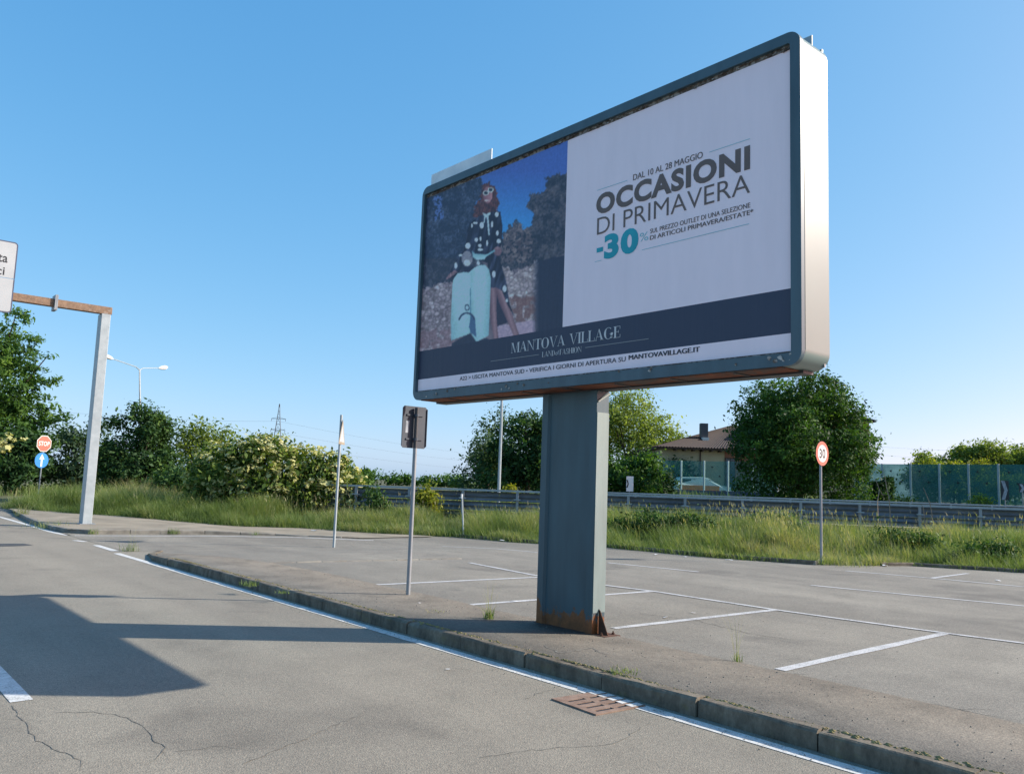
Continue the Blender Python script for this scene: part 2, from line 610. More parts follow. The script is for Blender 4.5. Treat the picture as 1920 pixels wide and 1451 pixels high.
MT['leaf_round'] = leafmat('leaf_deep_green', (0.022, 0.056, 0.014), (0.055, 0.125, 0.024), (0.16, 0.28, 0.04), 0.32)
MT['leaf_left'] = leafmat('leaf_left_tree', (0.035, 0.085, 0.03), (0.085, 0.17, 0.04), (0.17, 0.27, 0.05))
MT['leaf_dark'] = leafmat('leaf_dark_green', (0.018, 0.046, 0.018), (0.04, 0.092, 0.025), (0.12, 0.2, 0.045), 0.25)
MT['leaf_blue'] = leafmat('leaf_grey_green', (0.04, 0.08, 0.05), (0.085, 0.14, 0.075), (0.15, 0.21, 0.1), 0.4)
MT['leaf_pale'] = leafmat('leaf_pale_green', (0.09, 0.14, 0.035), (0.19, 0.25, 0.06), (0.3, 0.36, 0.1), 0.45)
MT['leaf_yellow'] = leafmat('leaf_yellow_green', (0.08, 0.12, 0.02), (0.18, 0.21, 0.03), (0.32, 0.29, 0.04), 0.45)
MT['leaf_elder'] = leafmat('leaf_elder', (0.035, 0.075, 0.018), (0.09, 0.145, 0.03), (0.2, 0.26, 0.05), 0.4)
MT['blossom'] = leafmat('elder_blossom', (0.34, 0.34, 0.13), (0.5, 0.49, 0.22), (0.62, 0.6, 0.34), 0.3)
MT['grass'] = leafmat('grass_blades', (0.075, 0.12, 0.036), (0.175, 0.235, 0.085), (0.38, 0.33, 0.21), 0.38)

# ------------------------------------------------------------------ ground, road, lot
ss = np.concatenate([np.linspace(-900, -60, 12), np.arange(-50, 60, 1.1), np.linspace(70, 900, 12)])
dd = np.concatenate([[-60, -20], np.arange(0, 90, 1.1), np.linspace(95, 2500, 24)])
Sg, Dg = np.meshgrid(ss, dd, indexing='ij')
XY = np.stack([Sg * RT[0] + Dg * FW[0], Sg * RT[1] + Dg * FW[1]], -1).reshape(-1, 2)
Zg = gz(np.c_[XY, np.zeros(len(XY))])
ns, nd = Sg.shape
idx = np.arange(ns * nd).reshape(ns, nd)
Fq = np.stack([idx[:-1, :-1], idx[1:, :-1], idx[1:, 1:], idx[:-1, 1:]], -1).reshape(-1, 4)
setp(link('ground', fast_mesh('ground', np.c_[XY, Zg], Fq), MT['soil'], smooth=True), kind='structure')

rb = MB()
rb.poly([(-14, -30, 0), (5.7, -30, 0), (5.7, 15.5, 0), (7.6, 15.5, 0), (7.6, 21.0, 0), (5.7, 24.5, 0), (5.7, 500, 0), (-14, 500, 0)])
setp(rb.build('road', MT['road']), kind='structure')

xs = np.r_[np.arange(5.66, 8, 0.1), np.arange(8, 40, 0.45)]
ys = np.r_[np.arange(-14, 15, 0.45), np.arange(15, 21, .12), np.arange(21, 46, 0.45)]
Xg, Yg = np.meshgrid(xs, ys, indexing='ij')
V = np.c_[Xg.ravel(), Yg.ravel(), zs(Xg.ravel(), Yg.ravel())]
idx = np.arange(len(V)).reshape(Xg.shape)
Fq = np.stack([idx[:-1, :-1], idx[1:, :-1], idx[1:, 1:], idx[:-1, 1:]], -1).reshape(-1, 4)
sd = edge_sd(V)
xk = np.interp(V[:, 1], [16.0, 16.9, 17.6, 18.4, 19.1, 19.2], [5.6, 5.6, 5.68, 5.93, 6.33, 5.6])
Fq = Fq[(sd[Fq].min(1) < 0.15) & ((V[:, 0] - xk)[Fq].min(1) > 0)]
used = np.unique(Fq)
remap = np.full(len(V), -1)
remap[used] = np.arange(len(used))
setp(link('parking_lot', fast_mesh('parking_lot', V[used], remap[Fq]), MT['lot'], smooth=True), kind='structure')

# traffic island: paved strip behind the kerb
tip = [(5.66, 16.8), (5.75, 17.5), (6.0, 18.3), (6.4, 19.0)]
ys = list(np.arange(-14, 16.6, 0.6)) + [16.8, 17.5, 18.3]
VL, VR = [], []
for y in ys:
    xl = 5.66 if y < 16.9 else np.interp(y, [p[1] for p in tip], [p[0] for p in tip])
    xr = 7.06 + 0.02 * math.sin(y * 2.1) - (0 if y < 13.5 else 0.95 * ((y - 13.5) / 4.8) ** 1.5)
    xr = max(xr, xl + 0.12)
    zt = float(zs(0, y)) + 0.016
    VL.append((xl, y, zt))
    VR.append((xr, y, zt))
n = len(ys)
V = np.array(VL + VR + [(x, y, z - 0.05) for x, y, z in VR])
F = [(i, n + i, n + i + 1, i + 1) for i in range(n - 1)] + [(n + i, 2 * n + i, 2 * n + i + 1, n + i + 1) for i in range(n - 1)]
setp(link('pavement', fast_mesh('pavement', V, np.array(F)), MT['island']), kind='structure')


def strip(name, pts, w, mat, dz=0.004, zf=None, jag=0.0):
    """painted line along ground points"""
    pts = [np.array(p[:2], float) for p in pts]
    fine = [pts[0]]
    for a, b in zip(pts[:-1], pts[1:]):
        k = max(1, int(np.hypot(*(b - a)) / 0.6))
        fine += [a + (b - a) * (i + 1) / k for i in range(k)]
    V = []
    for i, p in enumerate(fine):
        d = fine[min(i + 1, len(fine) - 1)] - fine[max(i - 1, 0)]
        d /= np.hypot(*d)
        nrm = np.array([-d[1], d[0]])
        for sgn in (1, -1):
            q = p + nrm * sgn * (w / 2 + jag * rng.normal())
            z = (zf(*q) if zf else 0.0) + dz
            V.append((q[0], q[1], z))
    F = [(2 * i, 2 * i + 1, 2 * i + 3, 2 * i + 2) for i in range(len(fine) - 1)]
    me = fast_mesh(name, np.array(V, float), np.array(F))
    return setp(link(name, me, mat), kind='structure')


lz = lambda x, y: float(zs(x, y))
WL = 'road_marking'
strip(WL, [(5.37, -12), (5.37, 18.9)], 0.14, MT['paint'], jag=0.003)
strip(WL, [G(180, 1022), G(216, 1033)], 0.15, MT['paint'])
strip(WL, [G(140, 1013), G(160, 1015.5)], 0.15, MT['paint'])
strip(WL, [G(-60, 951), G(0, 969), G(60, 986), G(98, 997.5), G(128, 1003.5)], 0.16, MT['paint'])
far = [G(140, 1004.5), G(250, 1005), G(400, 1005), G(560, 1008), G(700, 1013.5)]
strip(WL, far, 0.13, MT['paint'], 0.005, lambda x, y: float(zs(x, y)))
strip(WL, [(1.49, 7.27), (1.49, 12.2)], 0.15, MT['paint'], jag=0.004)
strip(WL, [(1.49, -4.0), (1.49, 1.0)], 0.15, MT['paint'], jag=0.004)
PL = 'parking_line'
LZ = 0.114
for a, b in [((690, 1097), (1012, 1082)), ((865, 1135), (1228, 1108)), ((1150, 1178), (1455, 1143)), ((1462, 1256), (1775, 1187))]:
    strip(PL, [G(*a, LZ), G(*b, LZ)], 0.115, MT['lotpaint'], 0.005, lz, 0.004)
strip(PL, [G(880, 1055, LZ), G(1010, 1080, LZ)], 0.1, MT['lotpaint'], 0.006, lz, 0.004)
strip(PL, [G(1010, 1082, LZ), G(1228, 1109, LZ), G(1455, 1143.5, LZ), G(1775, 1187.5, LZ), G(1935, 1208, LZ), G(2400, 1270, LZ)], 0.1, MT['lotpaint'], 0.007, lz, 0.004)
strip(PL, [G(1140, 1055, LZ), G(1310, 1072, LZ)], 0.1, MT['lotpaint'], 0.005, lz, 0.004)
strip(PL, [G(1520, 1097, LZ), G(1890, 1133, LZ), G(2050, 1150, LZ)], 0.1, MT['lotpaint'], 0.005, lz, 0.004)
strip(PL, [G(1585, 1070, LZ), G(1750, 1084, LZ), G(1930, 1101, LZ)], 0.1, MT['lotpaint'], 0.005, lz, 0.004)
strip(PL, [G(1745, 1084, LZ), G(1815, 1075, LZ)], 0.1, MT['lotpaint'], 0.006, lz, 0.004)
strip(PL, [G(830, 1022, 0.05), G(1008, 1037, 0.1)], 0.09, MT['lotpaint'], 0.005, lz, 0.004)


def crack(pts, w, z=0.003, zf=None, acc=None):
    main = acc is None
    acc = [[], []] if main else acc
    P = [np.array(p[:2], float) for p in pts]
    q = [P[0]]
    for a, b in zip(P[:-1], P[1:]):
        k = max(2, int(np.hypot(*(b - a)) / 0.06))
        for i in range(1, k + 1):
            q.append(a + (b - a) * i / k + rng.normal(size=2) * 0.011)
    V, L = [], len(q)
    for i, p in enumerate(q):
        d = q[min(i + 1, L - 1)] - q[max(i - 1, 0)]
        d = d / (np.hypot(*d) + 1e-9)
        ww = w * (0.35 + 0.9 * rng.random()) * min(1, (L - i) / 6)
        nr = np.array([-d[1], d[0]]) * ww / 2
        zz = z + (zf(*p) if zf else 0)
        V += [(*(p + nr), zz), (*(p - nr), zz)]
    F = [(2 * i, 2 * i + 1, 2 * i + 3, 2 * i + 2) for i in range(L - 1)]
    if w > .006 and L > 12:                  # short side branches
        for k_ in range(int(L / 9)):
            i_ = int(rng.integers(3, L - 3))
            a_ = rng.uniform(0, 6.28)
            e_ = q[i_] + np.array([math.cos(a_), math.sin(a_)]) * rng.uniform(.08, .35)
            crack([q[i_], (q[i_] + e_) / 2 + rng.normal(size=2) * .03, e_], w * .45, z + .0004, zf, acc)
    n0 = len(acc[0])
    acc[0] += V
    acc[1] += [tuple(i + n0 for i in f) for f in F]
    if main:
        setp(link('road_crack', fast_mesh('road_crack', np.array(acc[0]), np.array(acc[1])), MT['crack']), kind='structure')


crack([G(*p) for p in [(22, 1322), (48, 1358), (66, 1383), (110, 1408), (140, 1420), (152, 1446)]], 0.008)
crack([G(*p) for p in [(105, 1336), (175, 1334), (240, 1345), (275, 1364), (288, 1384), (312, 1400), (300, 1418), (268, 1438)]], 0.008)
crack([G(*p) for p in [(455, 1432), (560, 1390), (650, 1350), (700, 1330)]], 0.007)
crack([G(*p) for p in [(330, 1408), (400, 1400), (470, 1404)]], 0.006)
crack([G(*p) for p in [(900, 1420), (1000, 1406), (1150, 1394), (1200, 1368), (1218, 1352)]], 0.007)
crack([G(*p) for p in [(985, 1310), (1020, 1296), (1085, 1290)]], 0.008)
crack([G(*p, 0.127) for p in [(1020, 1210), (1050, 1225), (1110, 1215), (1150, 1235)]], 0.02, 0.002 + 0.016, lz)
crack([G(*p, LZ) for p in [(1200, 1150), (1300, 1162), (1420, 1190), (1500, 1200)]], 0.014, 0.003, lz)
crack([G(*p, LZ) for p in [(1560, 1300), (1700, 1310), (1900, 1350)]], 0.012, 0.003, lz)
crack([(7.085 + 0.01 * math.sin(k), -3 + 0.9 * k) for k in range(19)], 0.03, 0.004, lz)
pb = MB()
pb.poly([(*G(-20, 1019)[:2], 0.004), (*G(45, 1019)[:2], 0.004), (*G(62, 1022)[:2], 0.004), (*G(40, 1023.5)[:2], 0.004), (*G(-20, 1025)[:2], 0.004)])
setp(pb.build('road_patch', MT['tar']), kind='structure')


# ------------------------------------------------------------------ kerbs
def kerb_run(name, pts, w, h_top, z_bot, mat, step=1.0, side=1, joint=0.016, label=None):
    """kerb stones, one object each, along ground points; each stone reaches w to the `side` of the line"""
    root = bpy.data.objects.new(name, None)
    COL.objects.link(root)
    setp(root, label, None, None, 'structure')
    pts = [np.array(p[:2], float) for p in pts]
    seg = np.cumsum([0] + [np.hypot(*(b - a)) for a, b in zip(pts[:-1], pts[1:])])
    def at(s):
        return np.array([np.interp(s, seg, [p[0] for p in pts]), np.interp(s, seg, [p[1] for p in pts])])
    k = max(1, round(seg[-1] / step))
    for i in range(k):
        s0, s1 = seg[-1] * i / k + joint / 2, seg[-1] * (i + 1) / k - joint / 2
        a, b = at(s0), at(s1)
        d = (b - a) / np.hypot(*(b - a))
        nr = np.array([-d[1], d[0]]) * side
        jt = rng.normal() * 0.007
        za, zb = h_top(*a) + rng.normal() * 0.004, h_top(*b) + rng.normal() * 0.004
        r = 0.018
        st = 5
        bm = bmesh.new()
        rings = []
        for q_ in range(st + 1):
            f_ = q_ / st
            p, zt = a + (b - a) * f_, za + (zb - za) * f_
            c1, c2 = abs(rng.normal()) * .003, abs(rng.normal()) * .003
            if rng.random() < .14:
                c1 += rng.uniform(.006, .018); c2 += rng.uniform(.006, .018)
            if q_ in (0, st):
                c1 += .006; c2 += .005
            prof = [(jt, z_bot), (jt + rng.normal() * .002, -r - c1), (jt + r * 0.3 + c2 * .6, -r * 0.3 - c1 * .6), (jt + r + c2, rng.normal() * .0015), (w - 0.004, 0), (w - 0.004, z_bot)]
            ring = []
            for (o, z) in prof:
                q = p + nr * o
                ring.append(bm.verts.new((q[0], q[1], (zt + z) if z != z_bot else z_bot)))
            rings.append(ring)
        m_ = len(prof)
        for r0_, r1_ in zip(rings[:-1], rings[1:]):
            for j in range(m_):
                bm.faces.new((r0_[j], r0_[(j + 1) % m_], r1_[(j + 1) % m_], r1_[j]))
        bm.faces.new(rings[0][::-1])
        bm.faces.new(rings[-1])
        bmesh.ops.recalc_face_normals(bm, faces=bm.faces[:])
        me = bpy.data.meshes.new('kerb_stone')
        bm.to_mesh(me)
        bm.free()
        link('kerb_stone', me, mat, root)
    return root


kerb_run('kerb', [(5.52, -8.0), (5.52, 16.9), (5.6, 17.6), (5.85, 18.4), (6.25, 19.1)],
         0.13, lambda x, y: float(zs(x, y)) + 0.022, -0.08, MT['concrete'], 1.02, side=-1)
# moss and grit along the back of the kerb and dirt in the gutter
mo = MB()
for k in range(1500):
    y = rng.uniform(-2, 16.5)
    x = 5.64 + rng.normal() * 0.022
    r = rng.uniform(0.006, 0.02)
    z = float(zs(x, y)) + (0.0235 if x < 5.652 else 0.017)
    a0 = rng.uniform(0, 6)
    ring = [(x + r * math.cos(a0 + j * 1.256) * rng.uniform(.5, 1), y + 1.6 * r * math.sin(a0 + j * 1.256), z) for j in range(5)]
    c = mo.bm.verts.new((x, y, z + r * 0.6))
    vs = [mo.bm.verts.new(p) for p in ring]
    for j in range(5):
        mo.bm.faces.new((vs[j], vs[(j + 1) % 5], c))
setp(mo.build('moss', MT['moss']), kind='stuff')
# far corner of the entrance: kerb, pavement
front = [G(30, 967), G(58, 981), G(92, 993), G(125, 1000), G(160, 1001.5), G(250, 1001.5), G(400, 1002), G(540, 1004.5), G(640, 1008.5)]
front = [(p[0], p[1]) for p in front]
kerb_run('far_kerb', front, 0.15, lambda x, y: 0.12 + (0 if x < 9 else -0.085 * min(1, (x - 9) / 2.5)), -0.08, MT['concrete_pale'], 1.0, side=1)
fp = np.array(front)
gx_, gy_ = np.meshgrid(np.arange(5.6, 15.5, 0.11), np.arange(21.5, 37.5, 0.11), indexing='ij')
Vp = np.c_[gx_.ravel(), gy_.ravel(), np.zeros(gx_.size)]
best, sgn = np.full(len(Vp), 1e9), np.zeros(len(Vp))
for a_, b_ in zip(fp[:-1], fp[1:]):
    ab = b_ - a_
    t_ = np.clip(((Vp[:, :2] - a_) @ ab) / (ab @ ab), 0, 1)
    d_ = np.hypot(*(Vp[:, :2] - a_ - t_[:, None] * ab).T)
    cr = ab[0] * (Vp[:, 1] - a_[1]) - ab[1] * (Vp[:, 0] - a_[0])
    m_ = d_ < best
    best[m_] = d_[m_]
    sgn[m_] = np.sign(cr[m_])
fsd = best * sgn
Vp[:, 2] = 0.112 - 0.085 * np.clip((Vp[:, 0] - 9) / 2.5, 0, 1)
idx = np.arange(len(Vp)).reshape(gx_.shape)
Fq = np.stack([idx[:-1, :-1], idx[1:, :-1], idx[1:, 1:], idx[:-1, 1:]], -1).reshape(-1, 4)
okv = (fsd > 0.03) & (edge_sd(Vp) < 1.0)
Fq = Fq[okv[Fq].all(1)]
used = np.unique(Fq)
remap = np.full(len(Vp), -1)
remap[used] = np.arange(len(used))
setp(link('far_pavement', fast_mesh('far_pavement', Vp[used], remap[Fq]), MT['dirt']), kind='structure')
# flush stones across the lot
kerb_run('flush_kerb', [G(505, 1056, 0.115), G(600, 1053.5, 0.115), G(740, 1050.5, 0.115), G(868, 1048, 0.11)], 0.12,
         lambda x, y: float(zs(x, y)) + 0.02, 0.0, MT['concrete_pale'], 0.5, side=1, joint=0.03)
# kerb between lot and grass
kerb_run('verge_kerb', [(16.2, 21.4), (16.9, 18.6), (17.1, 15.7), (17.35, 13.1), (17.75, 11.75), (18.3, 10.3)], 0.14,
         lambda x, y: float(zs(x, y)) + 0.1, 0.0, MT['concrete'], 1.0, side=1)
kerb_run('verge_kerb', [(18.3, 10.3), (18.9, 10.55), (19.4, 10.7)], 0.14, lambda x, y: 0.2, 0.0, MT['concrete_pale'], 0.6, side=1)
kerb_run('verge_kerb', [(19.9, 9.5), (20.7, 9.2), (21.8, 7.2), (25.4, 1.9)], 0.14, lambda x, y: 0.2, 0.0, MT['concrete'], 1.0, side=1)
db = MB()
db.poly([(18.4, 10.4, 0.119), (20.0, 9.4, 0.119), (20.5, 10.3, 0.119), (19.2, 11.0, 0.119)])
setp(db.build('dirt_ramp', MT['dirt']), kind='structure')

# ------------------------------------------------------------------ drain grate
g = thing('drain_grate', 'rusty square drain grate at the foot of the kerb, half under the white line', 'drain grate', (5.17, 4.83, 0.0), R(-4))
fb = MB()
W_ = 0.27
fb.box(-W_, W_, -W_, -W_ + 0.05, 0.001, 0.012)
fb.box(-W_, W_, W_ - 0.05, W_, 0.001, 0.012)
fb.box(-W_, -W_ + 0.06, -W_ + 0.05, W_ - 0.05, 0.001, 0.012)
fb.box(W_ - 0.06, W_, -W_ + 0.05, W_ - 0.05, 0.001, 0.012)
fb.box(-0.025, 0.025, -W_ + 0.05, W_ - 0.05, 0.001, 0.012)
fb.build('frame', MT['grate'], g)
for sx in (-1, 1):
    for k in range(4):
        bb = MB()
        y0 = -W_ + 0.05 + k * 0.11
        xa, xb = (0.025, W_ - 0.06) if sx > 0 else (-W_ + 0.06, -0.025)
        bb.box(xa, xb, y0 + 0.045, y0 + 0.11, 0.0012, 0.0118)
        bb.build('bar', MT['grate'], g)
pb = MB()
pb.box(-W_ + 0.05, W_ - 0.05, -W_ + 0.04, W_ - 0.04, 0.0045, 0.006)
pb.build('pit', MT['sign_black'], g)
for k in range(5):
    y0 = -W_ + 0.06 + k * 0.11
    sb = MB()
    sb.box(0.135, 0.265, y0 - 0.04, y0 + 0.035, 0.0123, 0.0135)
    sb.build('paint_line', MT['paint'], g)


# ------------------------------------------------------------------ lettering
def text_mesh(body, bold=0.0):
    cu = bpy.data.curves.new('lettering', 'FONT')
    cu.body = body
    cu.size = 1.0
    cu.offset = bold
    cu.resolution_u = 4
    cu.space_character = 1.0 + bold * 2.2
    o = bpy.data.objects.new('lettering', cu)
    COL.objects.link(o)
    bpy.context.view_layer.update()
    dg = bpy.context.evaluated_depsgraph_get()
    me = bpy.data.meshes.new_from_object(o.evaluated_get(dg))
    bpy.data.objects.remove(o)
    return me


def fit_text(body, u0, u1, v0, v1, place, mat, parent, bold=0.0, name='lettering', vbounds=None):
    """flat printed words whose box is fitted to u0..u1, v0..v1; place(u, v) gives the 3-D point"""
    me = text_mesh(body, bold)
    co = np.empty(len(me.vertices) * 3, np.float32)
    me.vertices.foreach_get('co', co)
    co = co.reshape(-1, 3)
    lo, hi = co.min(0), co.max(0)
    b0, b1 = (lo[1], hi[1]) if vbounds is None else vbounds
    u = u0 + (co[:, 0] - lo[0]) / (hi[0] - lo[0]) * (u1 - u0)
    v = v0 + (co[:, 1] - b0) / (b1 - b0) * (v1 - v0)
    P = np.array([place(a, c) for a, c in zip(u, v)], np.float32)
    me.vertices.foreach_set('co', P.ravel())
    me.update()
    me.materials.clear()
    return link(name, me, mat, parent)


# ------------------------------------------------------------------ billboard
BY0, BY1, BZ0, BZ1 = 3.82, 9.86, 2.87, 5.985
XF, XB = 6.58, 7.06
bb = thing('billboard', 'large advertising billboard on one steel pillar beside the kerb', 'billboard', (0, 0, 0))


def rrect(y0, y1, z0, z1, r, n=7):
    pts = []
    for cy_, cz_, a0 in ((y1 - r, z1 - r, 0), (y0 + r, z1 - r, 90), (y0 + r, z0 + r, 180), (y1 - r, z0 + r, 270)):
        for k in range(n + 1):
            a = R(a0 + 90 * k / n)
            pts.append((cy_ + r * math.cos(a), cz_ + r * math.sin(a)))
    return pts


def ring_shell(outer, inner, x0, x1, mb):
    n = len(outer)
    vo0 = [mb.bm.verts.new((x0, *p)) for p in outer]
    vi0 = [mb.bm.verts.new((x0, *p)) for p in inner]
    vo1 = [mb.bm.verts.new((x1, *p)) for p in outer]
    vi1 = [mb.bm.verts.new((x1, *p)) for p in inner]
    for i in range(n):
        j = (i + 1) % n
        for q in ((vo0[i], vo0[j], vi0[j], vi0[i]), (vo1[j], vo1[i], vi1[i], vi1[j]), (vo0[j], vo0[i], vo1[i], vo1[j]), (vi0[i], vi0[j], vi1[j], vi1[i])):
            mb.bm.faces.new(q)


fr = MB()
ring_shell(rrect(BY0, BY1, BZ0, BZ1, 0.13), rrect(BY0 + 0.105, BY1 - 0.055, BZ0 + 0.115, BZ1 - 0.105, 0.025), XF, XF + 0.055, fr)
front_frame = fr.build('front_frame', MT['steel_green'], bb, smooth=True)
sm = MB()
ring_shell(rrect(BY0 + 0.012, BY1 - 0.012, BZ0 + 0.012, BZ1 - 0.012, 0.12), rrect(BY0 + 0.1, BY1 - 0.1, BZ0 + 0.1, BZ1 - 0.1, 0.05), XF + 0.056, XF + 0.064, sm)
sm.build('frame_seam', MT['dark_metal'], bb)
cs = MB()
ring_shell(rrect(BY0, BY1, BZ0, BZ1, 0.15), rrect(BY0 + 0.03, BY1 - 0.03, BZ0 + 0.03, BZ1 - 0.03, 0.13), XF + 0.065, XB, cs)
cs.build('cabinet', MT['cabinet'], bb, smooth=True)
bk = MB()
bk.box(XB - 0.04, XB - 0.02, BY0 + 0.03, BY1 - 0.03, BZ0 + 0.03, BZ1 - 0.03)
bk.build('back_panel', MT['galv_dull'], bb)
up = MB()
up.box(XF + 0.01, XF + 0.3, BY0 + 0.2, BY1 - 0.2, BZ0 - 0.012, BZ0 - 0.002)
under = up.build('underside_plate', rusty('underside_lit_rust', (0.08, 0.05, 0.04), (0.22, 0.06, 0.02), 0.55, 0.85, False), bb)  # rust, its colour also standing for the lit front half of the underside
ur = MB()
ur.box(XF + 0.3, XB - 0.005, BY0 + 0.16, BY1 - 0.16, BZ0 - 0.03, BZ0 - 0.002)
ur.build('underside_shade_strip', MT['dark_metal'], bb)  # dark strip: shade on the back half of the underside, put in as colour
for yy in np.arange(BY0 + 0.7, BY1 - .3, 0.75):
    ur = MB()
    ur.box(XF + 0.03, XF + 0.295, yy, yy + 0.02, BZ0 - 0.022, BZ0 - 0.0125)
    ur.build('underside_rib', MT['dark_metal'], bb)

# the poster: printed sheets, 4 cm behind the frame's face
XP = 6.622
pz = lambda u, v, x=XP: (x, u, v)


def sheet(name, y0, y1, z0, z1, mat, parent, ny=1):
    V, F = [], []
    for i in range(ny + 1):
        y = y0 + (y1 - y0) * i / ny
        V += [(XP, y, z0), (XP, y, z1)]
    F = [(2 * i, 2 * i + 1, 2 * i + 3, 2 * i + 2) for i in range(ny)]
    return link(name, fast_mesh(name, np.array(V, float), np.array(F)), mat, parent)


backing = MB()
backing.box(XP + 0.003, XP + 0.02, BY0 + 0.06, BY1 - 0.02, BZ0 + 0.06, BZ1 - 0.05)
post = backing.build('poster', MT['torn_dark'], bb)
YL, YR, YS = 9.80, 3.935, 6.88
ZB, ZS_, ZD, ZT = 3.006, 3.168, 3.575, 5.835
sheet('white_strip', YR, YL, ZB, ZS_, MT['paper'], post)
sheet('dark_band', YR, YL, ZS_, ZD, MT['paper_dark'], post)
sheet('white_sheet', YR, YS, ZD, ZT, MT['paper'], post)

# photo print: colours of the print on a fine grid
PC = lambda r, g_, b_: np.array([r, g_, b_], float)


def lin(c):
    c = np.asarray(c, float) / 255
    return np.where(c <= 0.04045, c / 12.92, ((c + 0.055) / 1.055) ** 2.4)


PWHITE = lin(PC(146, 156, 181))
ny_, nz_ = 300, 232
gy = np.linspace(YL, YS, ny_)
gzv = np.linspace(ZD, ZT, nz_)
GY, GZ = np.meshgrid(gy, gzv, indexing='ij')
PV = np.c_[np.full(GY.size, XP), GY.ravel(), GZ.ravel()]
qx, qy = to_px(PV)
zx, zy = (qx - 790) * 4.268, (qy - 320) * 4.268         # print coordinates used for the shapes below
img = np.zeros((len(PV), 3))


def vnoise(x, y, s, seed):
    r_ = np.random.default_rng(seed)
    tab = r_.random((256, 256))
    fx, fy = x / s, y / s
    ix, iy = np.floor(fx).astype(int), np.floor(fy).astype(int)
    ux, uy = sstep(fx - ix), sstep(fy - iy)
    t_ = lambda i, j: tab[i % 256, j % 256]
    return (t_(ix, iy) * (1 - ux) + t_(ix + 1, iy) * ux) * (1 - uy) + (t_(ix, iy + 1) * (1 - ux) + t_(ix + 1, iy + 1) * ux) * uy


wob = 14
wx = zx + wob * (vnoise(zx, zy, 28, 1) - .5) * 2 + 26 * (vnoise(zx, zy, 9, 21) - .5)
wy = zy + wob * (vnoise(zx, zy, 28, 2) - .5) * 2 + 26 * (vnoise(zx, zy, 9, 22) - .5)


def inside(poly, rough=False):
    X_, Y_ = (wx, wy) if rough else (zx, zy)
    res = np.zeros(len(X_), bool)
    n_ = len(poly)
    for i in range(n_):
        (x1, y1), (x2, y2) = poly[i], poly[(i + 1) % n_]
        if y1 == y2:
            continue
        c_ = ((y1 > Y_) != (y2 > Y_)) & (X_ < (x2 - x1) * (Y_ - y1) / (y2 - y1) + x1)
        res ^= c_
    return res


def paintp(mask, col, var=None, f=None):
    c_ = np.asarray(col, float)[None, :]
    if var is not None:
        c_ = c_ + (np.asarray(var, float)[None, :] - c_) * f[mask][:, None]
        img[mask] = c_
    else:
        img[mask] = c_


def ell(cx_, cy_, rx, ry):
    return ((zx - cx_) / rx) ** 2 + ((zy - cy_) / ry) ** 2 < 1


n_f = vnoise(zx, zy, 11, 3)
n_m = vnoise(zx, zy, 34, 4)
n_l = vnoise(zx, zy, 90, 5)
n_x = np.clip(0.5 * n_f + 0.35 * n_m + 0.35 * n_l - 0.15, 0, 1)
allm = np.ones(len(PV), bool)
paintp(allm, PC(52, 78, 150), PC(48, 118, 186), np.clip(zy / 520, 0, 1))
tl = [(-60, 120), (480, 60), (505, 150), (440, 260), (470, 420), (500, 900), (-60, 1000)]
paintp(inside(tl, True), PC(26, 38, 64), PC(70, 80, 110), np.clip(n_x * 1.5 - .45, 0, 1))
paintp(zy > 700 + 40 * n_l, PC(62, 58, 78), PC(104, 94, 112), n_m)
paintp(inside(tl, True) & (zy > 700), PC(30, 38, 60), PC(72, 72, 94), np.clip(n_x * 1.5 - .45, 0, 1))
hole = inside([(100, 200), (170, 210), (170, 400), (110, 380)], True) & (n_f > .4)
paintp(hole, PC(62, 84, 142))
tr_ = [(1010, 40), (1200, 10), (1160, 760), (900, 760), (600, 820), (630, 590), (680, 470), (760, 400), (830, 470), (885, 440), (905, 350), (845, 300), (880, 190), (985, 175)]
mk = inside(tr_, True)
paintp(mk, PC(30, 38, 58), PC(82, 78, 94), np.clip(n_x * 1.6 - .4, 0, 1))
paintp(inside([(640, 560), (760, 420), (900, 520), (880, 720), (640, 740)], True) & (n_f > .35), PC(52, 50, 68), PC(104, 94, 106), n_m)


def stones(poly, c0, c1, seed, size):
    mk_ = inside(poly, True)
    r_ = np.random.default_rng(seed)
    xs_, ys_ = zx[mk_], zy[mk_]
    pts = np.c_[r_.uniform(xs_.min(), xs_.max(), 260), r_.uniform(ys_.min(), ys_.max(), 260)]
    d1 = np.full(len(xs_), 1e9)
    d2 = d1.copy()
    w_ = np.zeros(len(xs_), int)
    for i, p_ in enumerate(pts):
        d_ = np.hypot(xs_ - p_[0], (ys_ - p_[1]) * 1.35)
        b_ = d_ < d1
        d2 = np.where(b_, d1, np.minimum(d2, d_))
        d1 = np.where(b_, d_, d1)
        w_[b_] = i
    t_ = r_.random(260)[w_]
    e_ = np.clip((d2 - d1) / size, 0, 1)
    c_ = (np.asarray(c0) + (np.asarray(c1) - np.asarray(c0)) * (0.6 * t_ + 0.4 * n_f[mk_])[:, None]) * (0.68 + 0.32 * e_)[:, None]
    img[mk_] = c_


